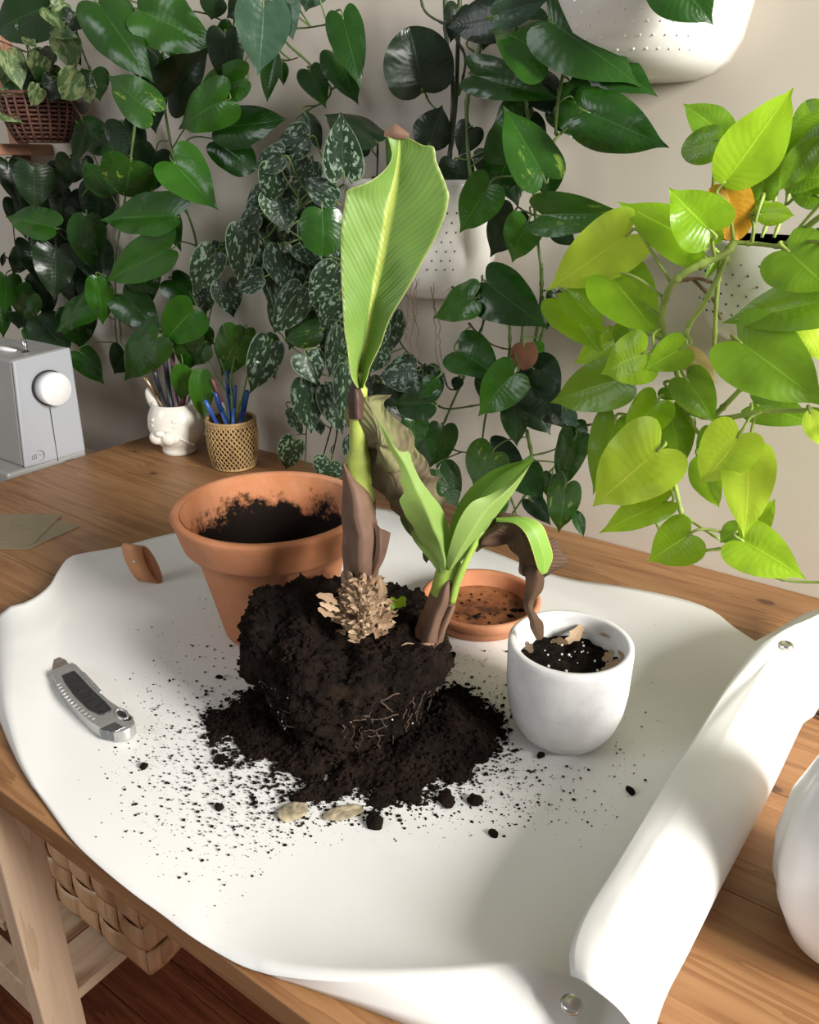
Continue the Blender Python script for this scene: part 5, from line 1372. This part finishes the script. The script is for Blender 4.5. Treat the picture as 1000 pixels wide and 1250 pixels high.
# neon pothos, right; unseen leaves beyond the view added to shade the mat
PN = plant('neon_pothos', 930, 290, 'lime-green neon pothos in a perforated white wall pot, right edge of the wall')
wall_pot(PN, at_y(846, 320, -.05).x, at_y(1085, 330, -.05).x, at_y(925, 292, -.07).z, at_y(930, 430, -.08).z, .11, dotrows=((.35, .9),))
leaves(PN, '''
882 226 967 112 64 4.2 n s 25
888 168 836 126 40 2.4 o o 0
880 170 830 186 40 3.4 o r 0
930 242 936 164 42 3 o o 0
944 225 966 142 38 2 o r 0
998 165 984 122 40 2 o r 0
1010 140 958 188 30 3 o s 0
1002 170 950 232 34 3.4 o s 0
968 218 1018 212 36 3 o h 0
884 226 904 294 50 3.8 y r 0
868 282 819 230 66 4.8 n h 0
858 300 757 247 58 4 n h 0
924 262 968 262 26 3.6 n s 0
930 248 924 272 20 3.4 n h 0
768 286 663 358 68 4.6 l h -12
744 336 804 409 68 4.2 n h 10
692 356 737 402 34 3.6 n o 0
686 366 728 424 56 3.0 n h 0
748 414 698 444 36 3.2 n h 0
760 462 670 492 60 3.8 o h -10
788 430 732 455 62 5.0 n h 0
834 424 788 450 42 4.6 n h 0
830 424 876 466 26 4.2 t s 0
838 462 875 516 46 4.2 o h 0
1012 366 882 392 62 4.6 o h 0
902 416 1008 492 86 4.8 o h 0
978 388 1008 442 34 4.4 l o 0
960 304 1015 352 72 5.0 o h 0
922 494 992 512 44 3.0 o h 0
752 514 724 603 48 3.2 o h 0
802 490 760 546 48 4.0 n h 0
805 548 713 624 88 5.2 l h -4
814 612 727 647 44 4.0 n h 15
818 500 832 576 50 3.0 o h 0
903 530 853 598 64 5.0 l h -12
914 556 909 657 58 4.6 l h 0
852 556 876 622 32 3.4 n s 20
872 528 862 588 34 3.0 o h 0
843 652 791 685 58 4.2 n h 0
926 640 945 611 26 3.0 n h 0
908 640 878 662 24 3.0 o s 0
904 658 980 705 58 4.6 n h 12
988 500 1004 546 24 4.4 l s 0
815 472 826 488 26 3.4 o h 0
876 316 862 340 10 3 o s 0
1000 240 960 226 34 2.6 o h 0
770 400 756 432 34 3.2 o h 0
880 520 900 560 30 2.6 o h 0
1002 330 1012 380 50 3.4 o h 0
1050 150 1070 210 60 4 n h 0
1090 200 1060 260 64 5 n h 0
1060 260 1080 320 70 6 o h 0
1110 280 1120 340 66 5 n h 0
1045 330 1025 390 64 6 n h 0
1090 350 1120 410 70 6 o h 0
1050 420 1060 480 66 6 n h 0
1110 430 1090 490 70 5 n h 0
1070 500 1090 560 60 6 n h 0
1040 560 1030 620 60 5 l h 0
1100 560 1120 620 64 5 n h 0
1060 620 1060 680 60 4 n h 0
1150 220 1170 280 70 5 n h 0
1160 330 1140 390 70 6 n h 0
1150 440 1160 500 66 5 o h 0
1140 530 1150 590 60 5 n h 0
1200 300 1210 360 70 5 n h 0
1200 420 1200 480 70 5 n h 0
''', [(.0034, [(896, 296, .15), (885, 310, .16), (850, 325, .17), (825, 342, .17), (812, 365, .16), (808, 395, .15), (818, 430, .13), (830, 470, .11), (826, 510, .1), (818, 560, .09), (826, 600, .08), (833, 630, .08)]),
      (.0026, [(892, 300, .14), (880, 330, .15), (860, 370, .15), (840, 400, .14), (838, 440, .13), (850, 490, .12)]), (.0022, [(880, 310, .14), (875, 360, .14), (872, 420, .13), (868, 470, .12)]),
      (.0028, [(832, 500, .12), (876, 511, .13), (930, 503, .14), (1000, 501, .15), (1030, 505, .15)]), (.0028, [(872, 508, .13), (890, 490, .14), (910, 469, .15)]), (.0022, [(832, 490, .12), (850, 525, .12), (875, 550, .12)]),
      (.0018, [(820, 490, .12), (812, 530, .12), (805, 548, .13)]), (.0018, [(833, 627, .08), (850, 640, .08), (878, 658, .09)]), (.0018, [(862, 672, .09), (885, 669, .09), (904, 662, .1)]), (.0018, [(920, 680, .1), (932, 698, .1), (965, 709, .1), (1010, 711, .1)]),
      (.0020, [(800, 635, .08), (808, 652, .09)]), (.0022, [(896, 296, .14), (925, 298, .14), (955, 302, .15)]), (.002, [(870, 232, .1), (880, 250, .1), (888, 290, .12)]), (.002, [(950, 210, .08), (945, 250, .09), (930, 290, .1)]), (.002, [(965, 215, .08), (960, 250, .09), (945, 290, .1)]),
      (.0018, [(820, 345, .16), (850, 340, .15), (870, 345, .14)], 'vine_brown'), (.0016, [(845, 340, .15), (870, 365, .14), (880, 390, .13)], 'vine_brown'), (.0016, [(858, 300, .13), (875, 292, .12), (890, 292, .12)])], M['vine_neon'], base=.04, step=.028, petr=.0016)

# marbled pothos in a dark wicker basket, top left
WB = plant('marbled_pothos', 30, 130, 'cream-marbled pothos in a dark brown wicker basket on a wooden bracket, top left')
def wicker():
    ct = at_y(32, 128, -.085); cb = at_y(32, 176, -.075); wk = simple('dark_wicker', (.085, .03, .018), .6, nscale=60, var=.4); wl = simple('light_wicker', (.12, .052, .032), .6, nscale=60, var=.4)
    Rt, Rb = .058, .038; c = Vector((ct.x, -.065, cb.z+.004)); Hh = ct.z-cb.z+.012
    N = 44
    for j in range(12):
        s = j/11; R = Rb+(Rt-Rb)*math.sin(s*PI/2)**.8; pts = []
        for k in range(N*3+1):
            a = 2*PI*k/(N*3); r = R+.0012*math.cos(N/2*a+PI*j); pts.append(c+Vector((r*math.cos(a), r*math.sin(a), Hh*s)))
        b = MB(); b.tube(pts, .0026, 6); b.build('weaver', wk, WB)
    for k in range(22):
        a = 2*PI*k/22; pts = [c+Vector(((Rb+(Rt-Rb)*math.sin(s*PI/2)**.8+.0018)*math.cos(a), (Rb+(Rt-Rb)*math.sin(s*PI/2)**.8+.0018)*math.sin(a), Hh*s)) for s in [i/6 for i in range(7)]]
        b = MB(); b.tube(pts, .0022, 6); b.build('stake', wl if k % 2 else wk, WB)
    b = MB(); b.lathe([(.01, 0), (Rb, 0), (Rt-.004, Hh*.9), (.01, Hh*.9)], 32, c); b.build('soil', M['soil'], WB)
    b = MB(); b.tube([c+Vector(((Rt+.003)*math.cos(a), (Rt+.003)*math.sin(a), Hh)) for a in [2*PI*k/40 for k in range(41)]], .003, 6); b.build('rim', wl, WB)
    BR = thing('wall_bracket', (c.x, 0, c.z-.03), 'reddish wooden shelf bracket under the dark wicker basket', 'bracket')
    zt_ = c.z-.003
    xr = at_y(27, 184, -.06).x
    b = MB(); b.box((xr-.06, -.065, zt_-.009), (.12, .13, .018)); b.build('arm', M['bracket'], BR, smooth=False, bevel=.002)
    b = MB(); b.box((at_y(0, 60, -.02).x-.01, -.010, zt_+.05), (.028, .02, .26)); b.build('back_plate', M['bracket'], BR, smooth=False, bevel=.002)
wicker()
leaves(WB, '''
12 66 26 108 28 3.2 w h 0
50 70 40 99 28 3 w h 0
97 88 72 123 32 3.4 w o 0
78 46 90 82 34 2.6 w h 0
46 108 36 131 20 3.4 w h 0
-2 110 16 129 18 3.6 w s 0
-4 134 23 146 20 3.8 w o 0
62 12 76 36 26 2.4 w h 0
64 36 90 42 18 2.4 w s 0
28 22 50 40 28 2 g h 0
104 110 110 126 22 2.2 w h 0
30 44 42 54 14 2.6 w s 0
60 80 50 112 30 2 g h 0
20 100 34 124 28 2 g h 0
68 96 62 124 28 2 k h 0
86 60 98 78 18 1.6 k h 0
44 12 52 30 20 2 g h 0
92 18 84 38 28 1.6 k h 0
50 60 60 84 30 1.2 k h 0
40 86 26 108 20 2.4 k h 0
112 88 122 122 34 1.2 g h 0
76 2 66 16 24 2 w h 0
14 84 4 112 22 2.4 w h 0
''', [(.0016, [(60, -10, .08), (72, 40, .09), (60, 90, .09), (50, 120, .09)], 'vine_dark'), (.0016, [(88, 20, .07), (100, 60, .06), (112, 90, .05)], 'vine_dark'), (.0012, [(86, 122, .08), (98, 140, .06), (108, 138, .06), (114, 122, .06)], 'vine_brown'), (.0011, [(0, 50, .06), (20, 58, .07), (40, 66, .08), (64, 72, .08)], 'vine_brown'),
      (.0012, [(98, 140, .06), (101, 148, .06)], 'vine_brown')], M['vine'], base=.04, step=.02)

# cuttings in the bamboo cup
CT = plant('leaf_cuttings', 283, 500, 'pothos and satin pothos cuttings standing among the blue pens', d=-cc.y)
CT['category'] = 'plant'
cy_ = -cc.y
leaves(CT, '''
292 412 262 468 46 1 m h 0
330 420 305 480 40 1.4 s h 0
320 416 336 461 36 .4 g h 0
246 452 246 514 28 1.2 m o 8
250 418 222 446 34 .6 g h 0
300 402 296 430 24 .4 g h 0
262 470 250 490 12 .4 m s 0
''', [(.0020, [(284, 512, cy_), (283, 485, cy_+.004), (283, 455, cy_), (292, 420, cy_)]), (.0018, [(282, 515, cy_), (268, 492, cy_+.006), (256, 470, cy_+.004), (248, 450, cy_+.004)]), (.0016, [(288, 512, cy_), (297, 480, cy_), (304, 455, cy_), (322, 430, cy_)]),
      (.0014, [(285, 490, cy_), (262, 455, cy_), (250, 420, cy_-.01), (252, 380, cy_-.03)]), (.0014, [(284, 480, cy_), (270, 440, cy_), (255, 400, cy_-.02), (262, 360, cy_-.03)])], M['vine'], base=cy_, step=.006)
print('objects', len(bpy.data.objects))
